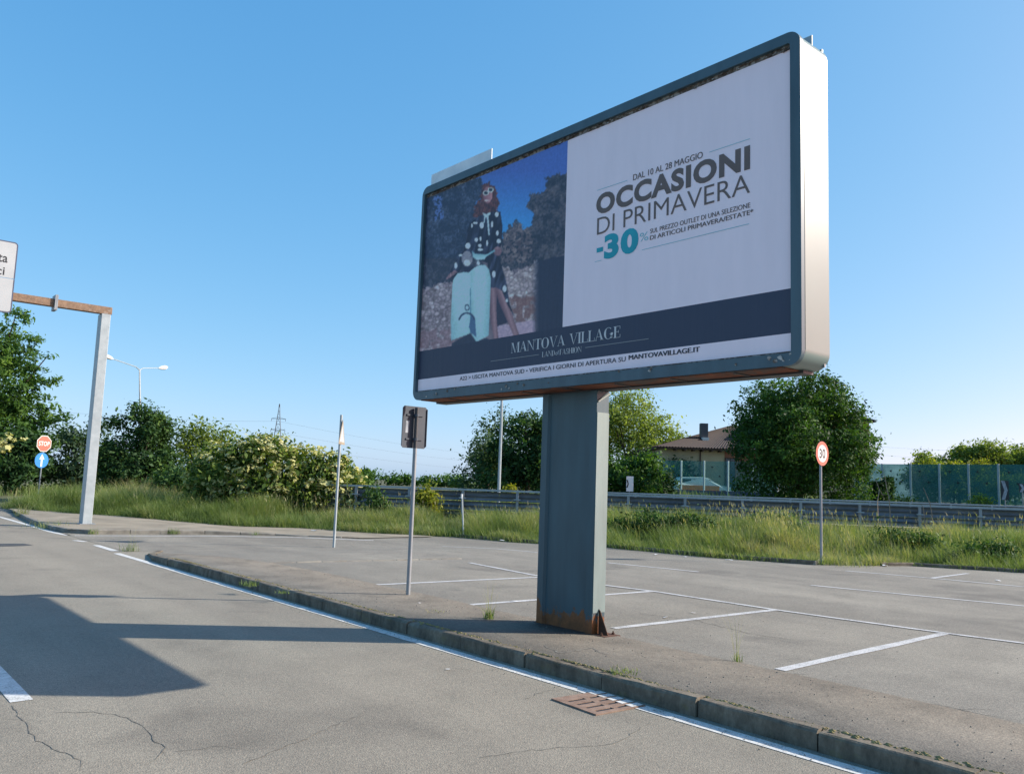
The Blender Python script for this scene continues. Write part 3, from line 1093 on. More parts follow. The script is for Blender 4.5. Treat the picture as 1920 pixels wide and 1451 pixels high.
stones([(-40, 950), (60, 930), (130, 900), (260, 885), (250, 1420), (-60, 1460)], PC(92, 80, 100), PC(168, 156, 178), 11, 16)
stones([(630, 770), (690, 765), (740, 830), (790, 785), (840, 790), (930, 715), (910, 1210), (740, 1215), (690, 1060)], PC(100, 90, 110), PC(188, 174, 192), 12, 14)
lowr = inside([(700, 1010), (920, 1010), (915, 1220), (740, 1215)], True) & (n_m > .35)
paintp(lowr, PC(84, 62, 72), PC(108, 88, 98), n_f)
loww = inside([(-40, 1290), (250, 1260), (260, 1420), (-60, 1470)], True) & (n_m > .3)
paintp(loww, PC(88, 70, 86), PC(122, 104, 122), n_f)
paintp(inside([(590, 1245), (910, 1195), (915, 1300), (600, 1360)]), PC(122, 106, 136), PC(146, 130, 156), n_f)
# blank dark part of the sheet
fade = np.clip((zx - 885) / 60, 0, 1)
mk = inside([(880, 735), (1160, 675), (1140, 1265), (870, 1300)])
img[mk] = img[mk] * (1 - fade[mk])[:, None] + PC(30, 38, 62)[None] * fade[mk][:, None]
SK0, SK1 = PC(84, 64, 82), PC(122, 97, 114)
DR = PC(26, 32, 58)
# hair, face, dress, legs
paintp(inside([(488, 112), (540, 92), (582, 118), (602, 180), (622, 262), (604, 350), (520, 372), (425, 372), (418, 310), (462, 235)], True), PC(34, 24, 40), PC(92, 56, 62), vnoise(zx, zy * .4, 8, 42))
paintp(inside([(600, 950), (700, 1130), (690, 1215), (600, 1250)]), PC(34, 36, 60))
paintp(inside([(546, 900), (606, 930), (602, 1120), (604, 1210), (618, 1352), (584, 1360), (556, 1200), (540, 1060)]), SK0, SK1, np.clip(1 - np.abs(zx - 572 - (zy - 930) * .05) / 26, 0, 1))
paintp(inside([(590, 925), (650, 940), (690, 1040), (730, 1160), (786, 1320), (742, 1330), (690, 1210), (620, 1050)]), SK0, SK1, np.clip(1 - np.abs(zx - 628 - (zy - 930) * .33) / 34, 0, 1))
paintp(inside([(560, 330), (632, 330), (650, 450), (645, 560), (622, 690), (680, 890), (706, 1070), (756, 1190), (690, 1075), (645, 960), (600, 935), (548, 940), (530, 740), (420, 700), (330, 770), (280, 850), (196, 868), (250, 770), (300, 690), (352, 600), (368, 470), (400, 410), (470, 360)]), PC(20, 26, 48), PC(58, 66, 98), np.clip(vnoise(zx * 1.0 + zy * .25, zy * .22, 17, 41) * 1.5 - .55, 0, 1))
paintp(inside([(196, 866), (220, 830), (268, 795), (290, 812), (240, 850), (205, 872)]), SK0, SK1, n_m)
paintp(ell(610, 645, 34, 36), SK0, SK1, n_m)
paintp(ell(531, 195, 38, 66), PC(96, 66, 84), PC(140, 100, 116), np.clip((zx - 495) / 70, 0, 1))
paintp(ell(524, 240, 22, 6), PC(170, 150, 165))
for cx_, cy_ in ((516, 180), (555, 155)):
    paintp(ell(cx_, cy_, 24, 20), PC(160, 170, 180))
    paintp(ell(cx_, cy_, 16, 13), PC(30, 38, 58))
for cx_, cy_, rx, ry in [(604, 352, 16, 20), (484, 438, 17, 26), (432, 420, 18, 7), (405, 440, 7, 16), (566, 430, 9, 26), (608, 500, 11, 20), (620, 565, 18, 16), (440, 555, 14, 17), (474, 545, 8, 18),
                         (372, 602, 20, 24), (468, 600, 14, 14), (472, 633, 22, 10), (526, 580, 7, 24), (316, 678, 17, 9), (456, 740, 12, 16), (276, 760, 12, 24), (580, 828, 14, 26), (666, 945, 17, 25), (684, 1040, 9, 14)]:
    paintp(ell(cx_, cy_, rx, ry), PC(172, 180, 196))
paintp(inside([(488, 335), (520, 350), (552, 330), (556, 350), (538, 365), (548, 520), (536, 520), (524, 380), (512, 372), (508, 420), (498, 420), (502, 365)]), PC(138, 156, 176))
# scooter
SC0, SC1 = PC(84, 124, 150), PC(132, 164, 182)
paintp(inside([(405, 640), (430, 665), (520, 672), (585, 632), (592, 645), (520, 690), (505, 712), (440, 716), (412, 690)]), SC0, SC1, np.clip((zy - 640) / 70, 0, 1))
paintp(ell(366, 705, 44, 62), PC(70, 72, 96), PC(118, 116, 136), n_m)
paintp(ell(366, 738, 27, 26), PC(156, 160, 176))
paintp(inside([(330, 770), (420, 770), (410, 815), (350, 825)]), DR)
shield = [(246, 930), (256, 868), (290, 822), (335, 812), (380, 815), (420, 780), (462, 757), (510, 755), (542, 790), (556, 860), (548, 1100), (540, 1320), (440, 1372), (400, 1305), (350, 1318), (238, 1360), (236, 1200)]
paintp(inside(shield), SC0, SC1, np.clip(1.15 - ((zx - 330) / 105) ** 2 * .55 * (zx < 395) - ((zx - 470) / 80) ** 2 * .6 * (zx >= 395) - .35 * np.clip((zy - 1000) / 380, 0, 1) + .15 * (n_l - .5), 0, 1))
paintp(inside([(388, 940), (396, 940), (402, 1300), (390, 1300)]), PC(72, 108, 138))
paintp(inside([(398, 1160), (430, 1180), (440, 1330), (398, 1300), (380, 1250)]), PC(52, 78, 116))
ring_ = np.hypot((zx - 366) / 20, (zy - 1096) / 27)
paintp((ring_ < 1) & (ring_ > .62), PC(40, 52, 84))
rr = np.hypot(zx - 364, (zy - 1215) * 0.85)
paintp((rr < 70) & (rr > 58) & (zy < 1195), PC(38, 50, 82))
paintp(inside([(246, 1380), (390, 1300), (440, 1368), (520, 1340), (560, 1360), (560, 1470), (240, 1470)]), PC(30, 38, 62))
leafy = (inside(tl, True) | inside(tr_, True)) & (img.max(1) < 125) & (img.max(1) > 66)
img[leafy] *= (0.74 + 0.52 * vnoise(zx, zy, 5.5, 15)[leafy])[:, None]
img *= (0.93 + 0.14 * vnoise(zx, zy, 7, 9))[:, None]
im2 = img.reshape(ny_, nz_, 3)
for _ in range(1):                       # the print is soft at this distance
    p_ = np.pad(im2, ((1, 1), (1, 1), (0, 0)), 'edge')
    im2 = (p_[:-2, 1:-1] + p_[2:, 1:-1] + p_[1:-1, :-2] + p_[1:-1, 2:] + 2 * p_[1:-1, 1:-1]) / 6
img = im2.reshape(-1, 3)
alb = np.clip(lin(img) / PWHITE * 0.8, 0.006, 0.8)
idx = np.arange(ny_ * nz_).reshape(ny_, nz_)
Fq = np.stack([idx[:-1, :-1], idx[1:, :-1], idx[1:, 1:], idx[:-1, 1:]], -1).reshape(-1, 4)
link('photo_print', fast_mesh('photo_print', PV, Fq, alb), MT['photo'], post)

XT = XP - 0.003
tp = lambda u, v: (XT, u, v)
CAP = (0.0, 0.727)


def words_(body, yl, yr, z0, z1, mat, bold=0.0, thick=0.0):
    o = fit_text(body, yl, yr, z0, z1, tp, mat, post, bold)
    if thick:
        me = o.data
        bm = bmesh.new()
        bm.from_mesh(me)
        src = bm.faces[:]
        for k, d_ in enumerate((-thick, thick)):
            g_ = bmesh.ops.duplicate(bm, geom=src)
            for v in [e for e in g_['geom'] if isinstance(e, bmesh.types.BMVert)]:
                v.co.y += d_
                v.co.x -= 0.0003 * (k + 1)
        bm.to_mesh(me)
        bm.free()
    return o


words_('DAL 10 AL 28 MAGGIO', 5.837, 4.919, 5.066, 5.134, MT['ink_brown'], 0.0, 0.0012)
words_('OCCASIONI', 6.384, 4.371, 4.797, 5.040, MT['ink_brown'], 0.045)
words_('DI PRIMAVERA', 6.362, 4.370, 4.566, 4.762, MT['ink_brown'], -0.006)
words_('30', 6.246, 5.746, 4.256, 4.540, MT['ink_teal'], 0.05)
words_('%', 5.728, 5.610, 4.358, 4.452, MT['ink_pale_teal'], -0.004)
words_('SUL PREZZO OUTLET DI UNA SELEZIONE', 5.585, 4.368, 4.421, 4.470, MT['ink_brown'], 0.0, 0.0008)
words_('DI ARTICOLI PRIMAVERA/ESTATE*', 5.585, 4.335, 4.350, 4.400, MT['ink_brown'], 0.0, 0.0016)
for (y0, z0, y1, z1, hh) in [(6.374, 5.09, 5.922, 5.09, .006), (4.839, 5.1, 4.372, 5.1, .006), (5.693, 4.264, 4.38, 4.264, .006), (6.385, 4.26, 6.282, 4.26, .006)]:
    ln = MB()
    ln.poly([(XT, y0, z0 - hh / 2), (XT, y1, z1 - hh / 2), (XT, y1, z1 + hh / 2), (XT, y0, z0 + hh / 2)])
    ln.build('rule_line', MT['ink_pale_teal'], post)
mn = MB()
mn.poly([(XT, 6.360, 4.360), (XT, 6.262, 4.360), (XT, 6.262, 4.412), (XT, 6.360, 4.412)])
mn.build('minus_sign', MT['ink_teal'], post)
words_('A22 > USCITA MANTOVA SUD \u2022 VERIFICA I GIORNI DI APERTURA SU', 8.818, 5.895, 3.086, 3.137, MT['ink_dark'], 0.0, 0.001)
words_('MANTOVAVILLAGE.IT', 5.850, 4.936, 3.096, 3.146, MT['ink_dark'], 0.0, 0.0038)


# high-contrast serif capitals drawn as strokes (unit height 1)
def serif(ch):
    th, tn = 0.17, 0.035
    P = []
    vbar = lambda x, w, y0=0, y1=1: P.append([(x, y0), (x + w, y0), (x + w, y1), (x, y1)])
    ser = lambda x0, x1, y: P.append([(x0, y), (x1, y), (x1, y + tn), (x0, y + tn)])
    if ch == 'M':
        vbar(.08, tn); ser(0, .2, 0); ser(0, .16, 1 - tn)
        P.append([(.08, 1), (.08 + th, 1), (.5 + .03, 0), (.46, 0)])
        P.append([(.5, 0), (.5 + tn, 0), (.84, 1), (.84 - tn, 1)])
        vbar(.82, th); ser(.74, 1.08, 0); ser(.8, 1.08, 1 - tn)
        w = 1.08
    elif ch == 'A':
        P.append([(.06, 0), (.06 + tn, 0), (.42, 1), (.38, 1)])
        P.append([(.36, 1), (.44, 1), (.8, 0), (.8 - th - .03, 0)])
        P.append([(.2, .3), (.6, .3), (.6, .3 + tn), (.2, .3 + tn)])
        ser(0, .2, 0); ser(.52, .88, 0)
        w = .88
    elif ch == 'N':
        vbar(.08, tn); ser(0, .2, 0); ser(0, .2, 1 - tn)
        P.append([(.06, 1), (.06 + th, 1), (.78, 0), (.74, 0)])
        vbar(.74, tn); ser(.64, .88, 1 - tn)
        w = .88
    elif ch == 'T':
        vbar(.3, th); ser(.2, .57, 0); ser(0, .77, 1 - tn)
        P.append([(0, 1), (tn, 1), (tn, .74), (0, .74)]); P.append([(.77 - tn, 1), (.77, 1), (.77, .74), (.77 - tn, .74)])
        w = .77
    elif ch == 'V':
        P.append([(.06, 1), (.06 + th, 1), (.46, 0), (.42, 0)])
        P.append([(.42, 0), (.45, 0), (.82, 1), (.82 - tn, 1)])
        ser(0, .32, 1 - tn); ser(.66, .9, 1 - tn)
        w = .88
    elif ch == 'I':
        vbar(.08, th); ser(0, .33, 0); ser(0, .33, 1 - tn)
        w = .33
    elif ch == 'L':
        vbar(.08, th); ser(0, .33, 1 - tn); ser(0, .68, 0)
        P.append([(.68 - tn, 0), (.68, 0), (.68, .3), (.68 - tn, .3)])
        w = .7
    elif ch == 'E':
        vbar(.08, th); ser(0, .66, 0); ser(0, .64, 1 - tn); ser(.2, .5, .5)
        P.append([(.66 - tn, 0), (.66, 0), (.66, .28), (.66 - tn, .28)]); P.append([(.64 - tn, .74), (.64, .74), (.64, 1), (.64 - tn, 1)])
        P.append([(.5 - tn, .4), (.5, .4), (.5, .64), (.5 - tn, .64)])
        w = .7
    elif ch == 'D':
        vbar(.08, th); ser(0, .4, 0); ser(0, .4, 1 - tn)
        n_ = 12
        for i in range(n_):
            a, b_ = R(90 - 180 * i / n_), R(90 - 180 * (i + 1) / n_)
            q = lambda a_, o_: (.36 + (.42 - o_ * th * max(0.2, math.cos(a_))) * math.cos(a_), .5 + (.5 - o_ * tn) * math.sin(a_))
            P.append([q(a, 0), q(b_, 0), q(b_, 1), q(a, 1)])
        w = .84
    elif ch in 'OG':
        n_ = 24
        for i in range(n_):
            a, b_ = R(360 * i / n_ + 18), R(360 * (i + 1) / n_ + 18)
            if ch == 'G' and (i < 2 or i == 23):
                continue
            q = lambda a_, o_: (.44 + (.44 - o_ * (tn + th * abs(math.cos(a_)))) * math.cos(a_), .5 + (.52 - o_ * tn) * math.sin(a_))
            P.append([q(a, 0), q(b_, 0), q(b_, 1), q(a, 1)])
        if ch == 'G':
            vbar(.66, th, 0.06, .42); ser(.56, .92, .42)
        w = .92
    elif ch == 'F':
        vbar(.08, th); ser(0, .34, 0); ser(0, .62, 1 - tn); ser(.2, .48, .5)
        P.append([(.62 - tn, .72), (.62, .72), (.62, 1), (.62 - tn, 1)])
        w = .66
    elif ch == 'S':
        n_ = 10
        for cy_, a0, sg in ((.74, 20, 1), (.26, 90, -1)):
            for i in range(n_):
                f0, f1 = i / n_, (i + 1) / n_
                aa = R(20 + 250 * f0) if sg > 0 else R(90 - 250 * f0)
                ab = R(20 + 250 * f1) if sg > 0 else R(90 - 250 * f1)
                q = lambda a_, o_: (.28 + (.26 - o_ * .09) * math.cos(a_), cy_ + (.26 - o_ * .07) * math.sin(a_))
                P.append([q(aa, 0), q(ab, 0), q(ab, 1), q(aa, 1)])
        w = .56
    elif ch == 'H':
        vbar(.08, th); vbar(.66, th); ser(0, .33, 0); ser(0, .33, 1 - tn); ser(.58, .91, 0); ser(.58, .91, 1 - tn); ser(.2, .7, .5)
        w = .91
    else:
        w = .42
    return P, w


def serif_words(body, yl, yr, z0, z1, mat, gap=0.06):
    polys, x = [], 0
    for ch in body:
        P, w = serif(ch)
        polys += [[(x + a, b_) for a, b_ in p] for p in P]
        x += w + gap
    x -= gap
    mb = MB()
    for i, p in enumerate(polys):
        mb.poly([(XT - 0.0003 * (i % 3), yl + (yr - yl) * a / x, z0 + (z1 - z0) * b_) for a, b_ in p])
    return mb.build('lettering', mat, post)


serif_words('MANTOVA VILLAGE', 7.783, 5.972, 3.355, 3.481, MT['ink_white'], 0.02)
serif_words('LAND', 7.215, 6.99, 3.252, 3.315, MT['ink_white'], 0.0)
fit_text('of', 6.985, 6.925, 3.255, 3.305, tp, MT['ink_white'], post, -0.004)
serif_words('FASHION', 6.915, 6.555, 3.252, 3.315, MT['ink_white'], 0.0)
for (y0, y1, z) in [(8.18, 7.263, 3.288), (6.5, 5.583, 3.295)]:
    l2 = MB()
    l2.poly([(XT, y0, z - .0035), (XT, y1, z - .0035), (XT, y1, z + .0035), (XT, y0, z + .0035)])
    l2.build('rule_line', MT['ink_grey'], post)


# torn paper along the top and bottom edges
def torn(name, zc, amp, n_, mat, y0=YR, y1=YL, down=True):
    mb = MB()
    y = y0
    while y < y1:
        w = rng.uniform(0.012, 0.09)
        h = rng.uniform(0.2, 1.0) * amp
        k = rng.integers(3, 6)
        ptsu = [(XP - 0.004 - rng.uniform(0, .006), y + w * j / k, zc + rng.uniform(-.2, .25) * amp) for j in range(k + 1)]
        ptsl = [(XP - 0.004 - rng.uniform(0, .02), y + w * j / k + rng.normal() * .004, zc - h * rng.uniform(.4, 1.2)) for j in range(k + 1)]
        if rng.random() < n_:
            for j in range(k):
                mb.poly([ptsu[j], ptsu[j + 1], ptsl[j + 1], ptsl[j]])
        y += w * rng.uniform(.7, 1.3)
    return setp(mb.build(name, mat, post), kind='stuff')


torn('torn_paper', ZT + 0.045, 0.04, 0.75, MT['torn_dark'], YR, YL)
torn('torn_paper', ZT + 0.02, 0.032, 0.4, MT['torn'], YR, 7.2)
torn('torn_paper', ZT + 0.03, 0.022, 0.35, MT['torn'], 7.2, YL)
sc_ = MB()
for k in range(26):
    y = rng.uniform(YR, YL); r = rng.uniform(.008, .028); z = BZ0 + rng.uniform(.03, .11)
    if k < 6:
        y = rng.uniform(3.9, 4.25)
    sc_.poly([(XF - 0.0015 - 0.0002 * k, y + r * math.cos(a) * rng.uniform(.5, 1.2), z + r * math.sin(a) * rng.uniform(.4, 1)) for a in np.linspace(0, 5.2, 6)])
setp(sc_.build('glue_scraps', MT['torn'], bb), kind='stuff')

# sheet-metal plates standing on top of the cabinet
pl = MB()
pl.box(6.655, 6.665, 8.37, 9.76, BZ1 - 0.02, BZ1 + 0.2)
pl.build('top_plate', MT['pale_sheet'], bb)
pl = MB()
pl.box(7.0, 7.01, 3.94, 5.3, BZ1 - 0.02, BZ1 + 0.14)
pl.build('top_plate', MT['galv'], bb)

# pillar
PX0, PX1, PY0, PY1 = 6.86, 7.06, 6.53, 7.44
pil = MB()
pil.box(PX0 + 0.035, PX1 - 0.01, PY0 + 0.12, PY1 - 0.12, 0.12, BZ0 - 0.031)
pillar = pil.build('pillar', MT['steel_pillar'], bb)
for ya, yb in ((PY0, PY0 + 0.12), (PY1 - 0.12, PY1)):
    c_ = MB()
    if ya == PY0:
        prof = [(PX0 + 0.004, ya), (PX1, ya), (PX1, yb), (PX0 + 0.034, yb + 0.001), (PX0 + 0.002, yb - 0.02)]
    else:
        prof = [(PX0 + 0.002, ya + 0.02), (PX0 + 0.034, ya - 0.001), (PX1, ya), (PX1, yb), (PX0 + 0.004, yb)]
    c_.prism([(x, y, 0.12) for x, y in prof], (0, 0, BZ0 - 0.031 - 0.12))
    c_.build('pillar_post', MT['steel_pillar'], bb)
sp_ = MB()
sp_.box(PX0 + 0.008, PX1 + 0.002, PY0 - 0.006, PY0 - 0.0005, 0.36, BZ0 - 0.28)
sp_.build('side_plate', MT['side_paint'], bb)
gs = MB()
gs.prism([(PX0 + 0.1, PY0 - 0.0065, 0.12), (PX0 + 0.1, PY0 - 0.0065, 0.4), (PX0 + 0.1, PY0 - 0.03, 0.38), (PX0 + 0.1, PY0 - 0.16, 0.12)], (0.007, 0, 0))
gs.build('gusset', MT['rust_dark'], bb)
bp = MB()
bp.box(PX0 + 0.002, PX1 + 0.05, PY0 - 0.2, PY1 + 0.04, 0.1215, 0.1335)
bp.build('base_plate', MT['rust_dark'], bb)
for bx_, by_ in [(PX0 + 0.03, PY0 - .12), (PX1 + .02, PY0 - .12), (PX1 + .03, PY0 + .2), (PX1 + .03, PY1 - .2)]:
    mb = MB(); mb.tube([(bx_, by_, .13), (bx_, by_, .15)], .018, 6); mb.tube([(bx_, by_, .149), (bx_, by_, .168)], .009, 6)
    mb.build('bolt', MT['rust_dark'], bb)
br = MB()
br.bar((PX0 + 0.01, PY0 - 0.008, BZ0 - 0.16), (PX1, PY0 - 0.008, BZ0 - 0.05), 0.02, 0.02)
br.build('brace', MT['cabinet'], bb)


# ------------------------------------------------------------------ road signs
def pole(mb, h, r=0.03, z0=0.0):
    mb.tube([(0, 0, z0), (0, 0, h)], r, 12)


# grey back of a rectangular sign
P = G(765, 1115, 0.127)
s1 = thing('traffic_sign', 'grey back of a small rectangular traffic sign on a pole left of the billboard', 'traffic sign', (P[0], P[1], 0.12))
mb = MB(); pole(mb, 2.09, 0.03); mb.build('pole', MT['galv_dull'], s1, True)
mb = MB(); mb.tube([(0, 0, 2.091), (0, 0, 2.68)], 0.029, 12); mb.build('pole_upper', MT['dark_metal'], s1, True)  # upper length of the pole, darker than the rest
H0, H1, Wd = 2.09, 2.70, 0.215
mb = MB()
mb.prism([(x, 0.045, H0 + z) for x, z in [(-Wd + .03, 0), (Wd - .03, 0), (Wd, .03), (Wd, H1 - H0 - .03), (Wd - .03, H1 - H0), (-Wd + .03, H1 - H0), (-Wd, H1 - H0 - .03), (-Wd, .03)]], (0, 0.003, 0))
plate = mb.build('sign_plate', MT['sign_back'], s1)
for sx in (-1, 1):
    mb = MB()
    mb.box(sx * Wd - 0.006 if sx > 0 else -Wd, Wd if sx > 0 else -Wd + 0.006, 0.03, 0.0445, H0 + .03, H1 - .03)
    mb.build('rim', MT['sign_back'], plate)
for zz in (H0 + 0.13, H1 - 0.13):
    mb = MB()
    mb.box(-0.14, 0.14, 0.031, 0.044, zz - .012, zz + .012)
    mb.tube([(0, 0, zz - .02), (0, 0, zz + .02)], 0.037, 12)
    mb.build('clamp', MT['sign_back'], s1)
mb = MB()
mb.poly([(-.15, .0443, H0 + .22), (-.10, .0443, H0 + .22), (-.09, .0443, H0 + .4), (-.15, .0443, H0 + .39)])
mb.build('sticker', MT['smear'], plate)

# thin triangular sign seen almost edge-on
P = G(626, 1022, 0.06)
zb = float(zs(P[0], P[1]))
s2 = thing('traffic_sign', 'triangular warning sign turned edge-on on a tall thin pole', 'traffic sign', (P[0], P[1], zb), R(0))
mb = MB(); pole(mb, 3.33, 0.033); mb.build('pole', MT['galv'], s2, True)
nrm = Vector((0.75, -0.66, 0)).normalized()
tv = Vector((0.66, 0.75, 0))
def tri(a, d, th_):
    h_ = a * .866
    c0 = nrm * d
    z0 = 2.58
    return [c0 + tv * (-a / 2) + Vector((0, 0, z0)), c0 + tv * (a / 2) + Vector((0, 0, z0)), c0 + Vector((0, 0, z0 + h_))]
mb = MB(); mb.prism(tri(0.74, 0.045, 0), nrm * 0.003); plate = mb.build('sign_plate', MT['sign_cream'], s2)
mb = MB()
q = tri(0.74, 0.049, 0); cc = sum(q, Vector()) / 3
mb.prism([cc + (p - cc) * .72 for p in q], nrm * 0.001); mb.build('sign_face', MT['sign_grey_white'], plate)
for zz in (2.66, 2.98):
    mb = MB()
    mb.bar(nrm * 0.035 + tv * -.12 + Vector((0, 0, zz)), nrm * 0.035 + tv * .12 + Vector((0, 0, zz)), .02, .025)
    mb.build('clamp', MT['galv_dull'], s2)


def disc(mb, cx_, cz_, r, y, th_=0.003, n_=40):
    mb.prism([(cx_ + r * math.cos(2 * math.pi * k / n_), y, cz_ + r * math.sin(2 * math.pi * k / n_)) for k in range(n_)], (0, th_, 0))
    return mb


# speed limit 30
P = G(1540, 1057, 0.13)
s3 = thing('speed_limit_sign', 'round red and white speed limit sign reading 30 on a thin pole', 'speed limit sign', (P[0], P[1], 0.1))
mb = MB(); pole(mb, 2.86, 0.03); mb.build('pole', MT['galv_dull'], s3, True)
ZC = 2.62
mb = disc(MB(), 0, ZC, 0.29, -0.045); plate = mb.build('sign_plate', MT['sign_back'], s3)
mb = disc(MB(), 0, ZC, 0.288, -0.0475, 0.002); mb.build('red_ring', MT['sign_faded_red'], plate)
mb = disc(MB(), 0, ZC, 0.205, -0.0495, 0.0015); mb.build('sign_face', MT['sign_white'], plate)
fit_text('30', -0.135, 0.135, ZC - 0.115, ZC + 0.115, lambda u, v: (u, -0.0515, v), MT['sign_black'], plate, 0.02)
for zz in (ZC - .1, ZC + .1):
    mb = MB(); mb.box(-.15, .15, -.042, -.03, zz - .015, zz + .015); mb.build('clamp', MT['galv_dull'], s3)

# stop sign with blue arrow
P = G(71, 938, 0.0)
s4 = thing('stop_sign', 'red STOP octagon above a round blue arrow sign on one pole', 'stop sign', (P[0], P[1], gz1(P[0], P[1]) - 0.05), R(27))
zz0 = -s4.location.z
mb = MB(); pole(mb, 3.4 + zz0, 0.035); mb.build('pole', MT['galv_dull'], s4, True)
zc = 2.98 + zz0
oct_ = lambda r: [(r * math.cos(R(22.5 + 45 * k)) / math.cos(R(22.5)), r * math.sin(R(22.5 + 45 * k)) / math.cos(R(22.5))) for k in range(8)]
mb = MB(); mb.prism([(x, -0.05, zc + z) for x, z in oct_(0.42)], (0, 0.003, 0)); plate = mb.build('stop_plate', MT['sign_white'], s4)
mb = MB(); mb.prism([(x, -0.053, zc + z) for x, z in oct_(0.39)], (0, 0.002, 0)); mb.build('red_field', MT['sign_faded_red'], plate)
fit_text('STOP', -0.32, 0.32, zc - 0.12, zc + 0.12, lambda u, v: (u, -0.0555, v), MT['sign_white'], plate, 0.015)
zc2 = zc - 0.88
mb = disc(MB(), -0.05, zc2, 0.4, -0.05); plate = mb.build('arrow_plate', MT['sign_blue'], s4)
mb = MB()
mb.prism([(x - .05, -0.0525, zc2 + z) for x, z in [(-.05, -.33), (.05, -.33), (.05, .05), (.15, .05), (0, .33), (-.15, .05), (-.05, .05)]], (0, 0.0015, 0))
mb.build('arrow', MT['sign_white'], plate)

# ------------------------------------------------------------------ gantry with big direction sign
ga = thing('sign_gantry', 'tall galvanised post with rusty arm reaching over the road, carrying a white sign', 'sign gantry', (6.82, 27.3, 0.1))
ox, oy, oz = 6.82, 27.3, 0.1
mb = MB(); mb.box(-0.13, 0.13, -0.13, 0.28, 0, 6.36, 0.012); mb.build('post', MT['galv'], ga)
mb = MB(); mb.box(-1.36, 0.16, -0.12, 0.12, 6.362, 6.585, 0.008); mb.build('arm', MT['rust'] if False else rusty('arm_rust', (0.3, 0.24, 0.2), (0.3, 0.19, 0.12), 0.6, 0.75, False), ga)
mb = MB(); mb.box(-6.4, -1.44, -0.12, 0.12, 6.362, 6.585, 0.008); mb.build('arm', bpy.data.materials['arm_rust'], ga)
mb = MB()
mb.box(-1.44, -1.402, -0.2, 0.2, 6.25, 6.7)
mb.build('flange', MT['galv_dull'], ga)
mb = MB()
mb.box(-1.398, -1.36, -0.2, 0.2, 6.25, 6.7)
mb.build('flange', MT['galv_dull'], ga)
mb = MB(); mb.box(-0.22, 0.22, -0.22, 0.22, 0.0, 0.03); mb.build('base_plate', MT['galv_dull'], ga)
# the direction sign: two white panels with rounded corners and dark edge
SX1, SX0 = 4.3 - ox, 1.2 - ox


def rr2(x0, x1, z0, z1, r, corners, n_=5):
    out = []
    for key, cx_, cz_, a0 in (('tr', x1 - r, z1 - r, 0), ('tl', x0 + r, z1 - r, 90), ('bl', x0 + r, z0 + r, 180), ('br', x1 - r, z0 + r, 270)):
        if key in corners:
            out += [(cx_ + r * math.cos(R(a0 + 90 * k / n_)), cz_ + r * math.sin(R(a0 + 90 * k / n_))) for k in range(n_ + 1)]
        else:
            out.append((x1 if 'r' in key else x0, z1 if 't' in key else z0))
    return out


for z0, z1, cr in ((7.06 - oz, 8.12 - oz, ('tr', 'tl')), (6.06 - oz, 7.045 - oz, ('br', 'bl'))):
    mb = MB(); mb.prism([(x, -0.2, z) for x, z in rr2(SX0, SX1, z0, z1, .1, cr)], (0, 0.02, 0)); pn = mb.build('sign_panel', MT['sign_edge'], ga)
    b_ = 0.035
    zz0_ = z0 + (b_ if 'br' in cr else 0); zz1_ = z1 - (b_ if 'tr' in cr else 0)
    mb = MB(); mb.prism([(x, -0.2035, z) for x, z in rr2(SX0 + b_, SX1 - b_, zz0_, zz1_, .07, cr)], (0, 0.003, 0)); mb.build('panel_face', MT['sign_grey_white'], pn)
    if 'tr' in cr:
        pl3 = lambda u, v: (u, -0.205, v)
        e = 4.075 - ox
        fit_text('ta', e - .24, e, 7.485 - oz, 7.71 - oz, pl3, MT['sign_black'], pn, 0.015)
        e = 4.03 - ox
        fit_text('ci', e - .2, e, 7.12 - oz, 7.345 - oz, pl3, MT['sign_black'], pn, 0.015)
for xx in (SX0 + .5, SX1 - .5):
    mb = MB()
    mb.box(xx - .04, xx + .04, -.178, -.122, 6.1 - oz, 8.0 - oz)
    mb.build('bracket', MT['galv_dull'], ga)


# ------------------------------------------------------------------ street lamps
def lamp(px_, depth, top_px, label, ends):
    base = D(px_, 900, depth)
    bx, by = base[0], base[1]
    g0 = gz1(bx, by)
    top = D(*top_px, depth)
    ln_ = Vector((top[0] - bx, top[1] - by, 0))
    o = thing('street_lamp', label, 'street lamp', (bx, by, g0), 0, 'twin-arm street lamps')
    H = top[2] - g0
    mb = MB(); mb.tube([(0, 0, 0), (0, 0, H * .5), (ln_.x, ln_.y, H)], [0.09, 0.075, 0.055], 8); mb.build('pole', MT['galv'], o, True)
    for e in ends:
        E_ = D(*e[:2], e[2])
        v = Vector((E_[0] - bx, E_[1] - by, E_[2] - g0))
        t0 = Vector((ln_.x, ln_.y, H))
        mid = t0 + (v - t0) * 0.15 + Vector((0, 0, 0.12))
        mb = MB(); mb.tube([t0, mid, v], [0.04, 0.035, 0.03], 6); mb.build('arm', MT['galv'], o, True)
        d = (v - t0).normalized()
        mb = MB(); mb.tube([v - d * .15, v + d * .1, v + d * .55, v + d * .8], [.05, .13, .17, .08], 8); mb.build('lamp_head', MT['lamp_white'], o, True)
    return o


lamp(255, 60, (262, 694), 'twin-arm street lamp above the dark tree beside the gantry post', [(209, 672, 57), (300, 690, 62)])
lamp(936, 46, (943, 640), 'tall pale lamp post behind the guardrail, its top hidden by the billboard', [(900, 625, 44), (985, 632, 48)])


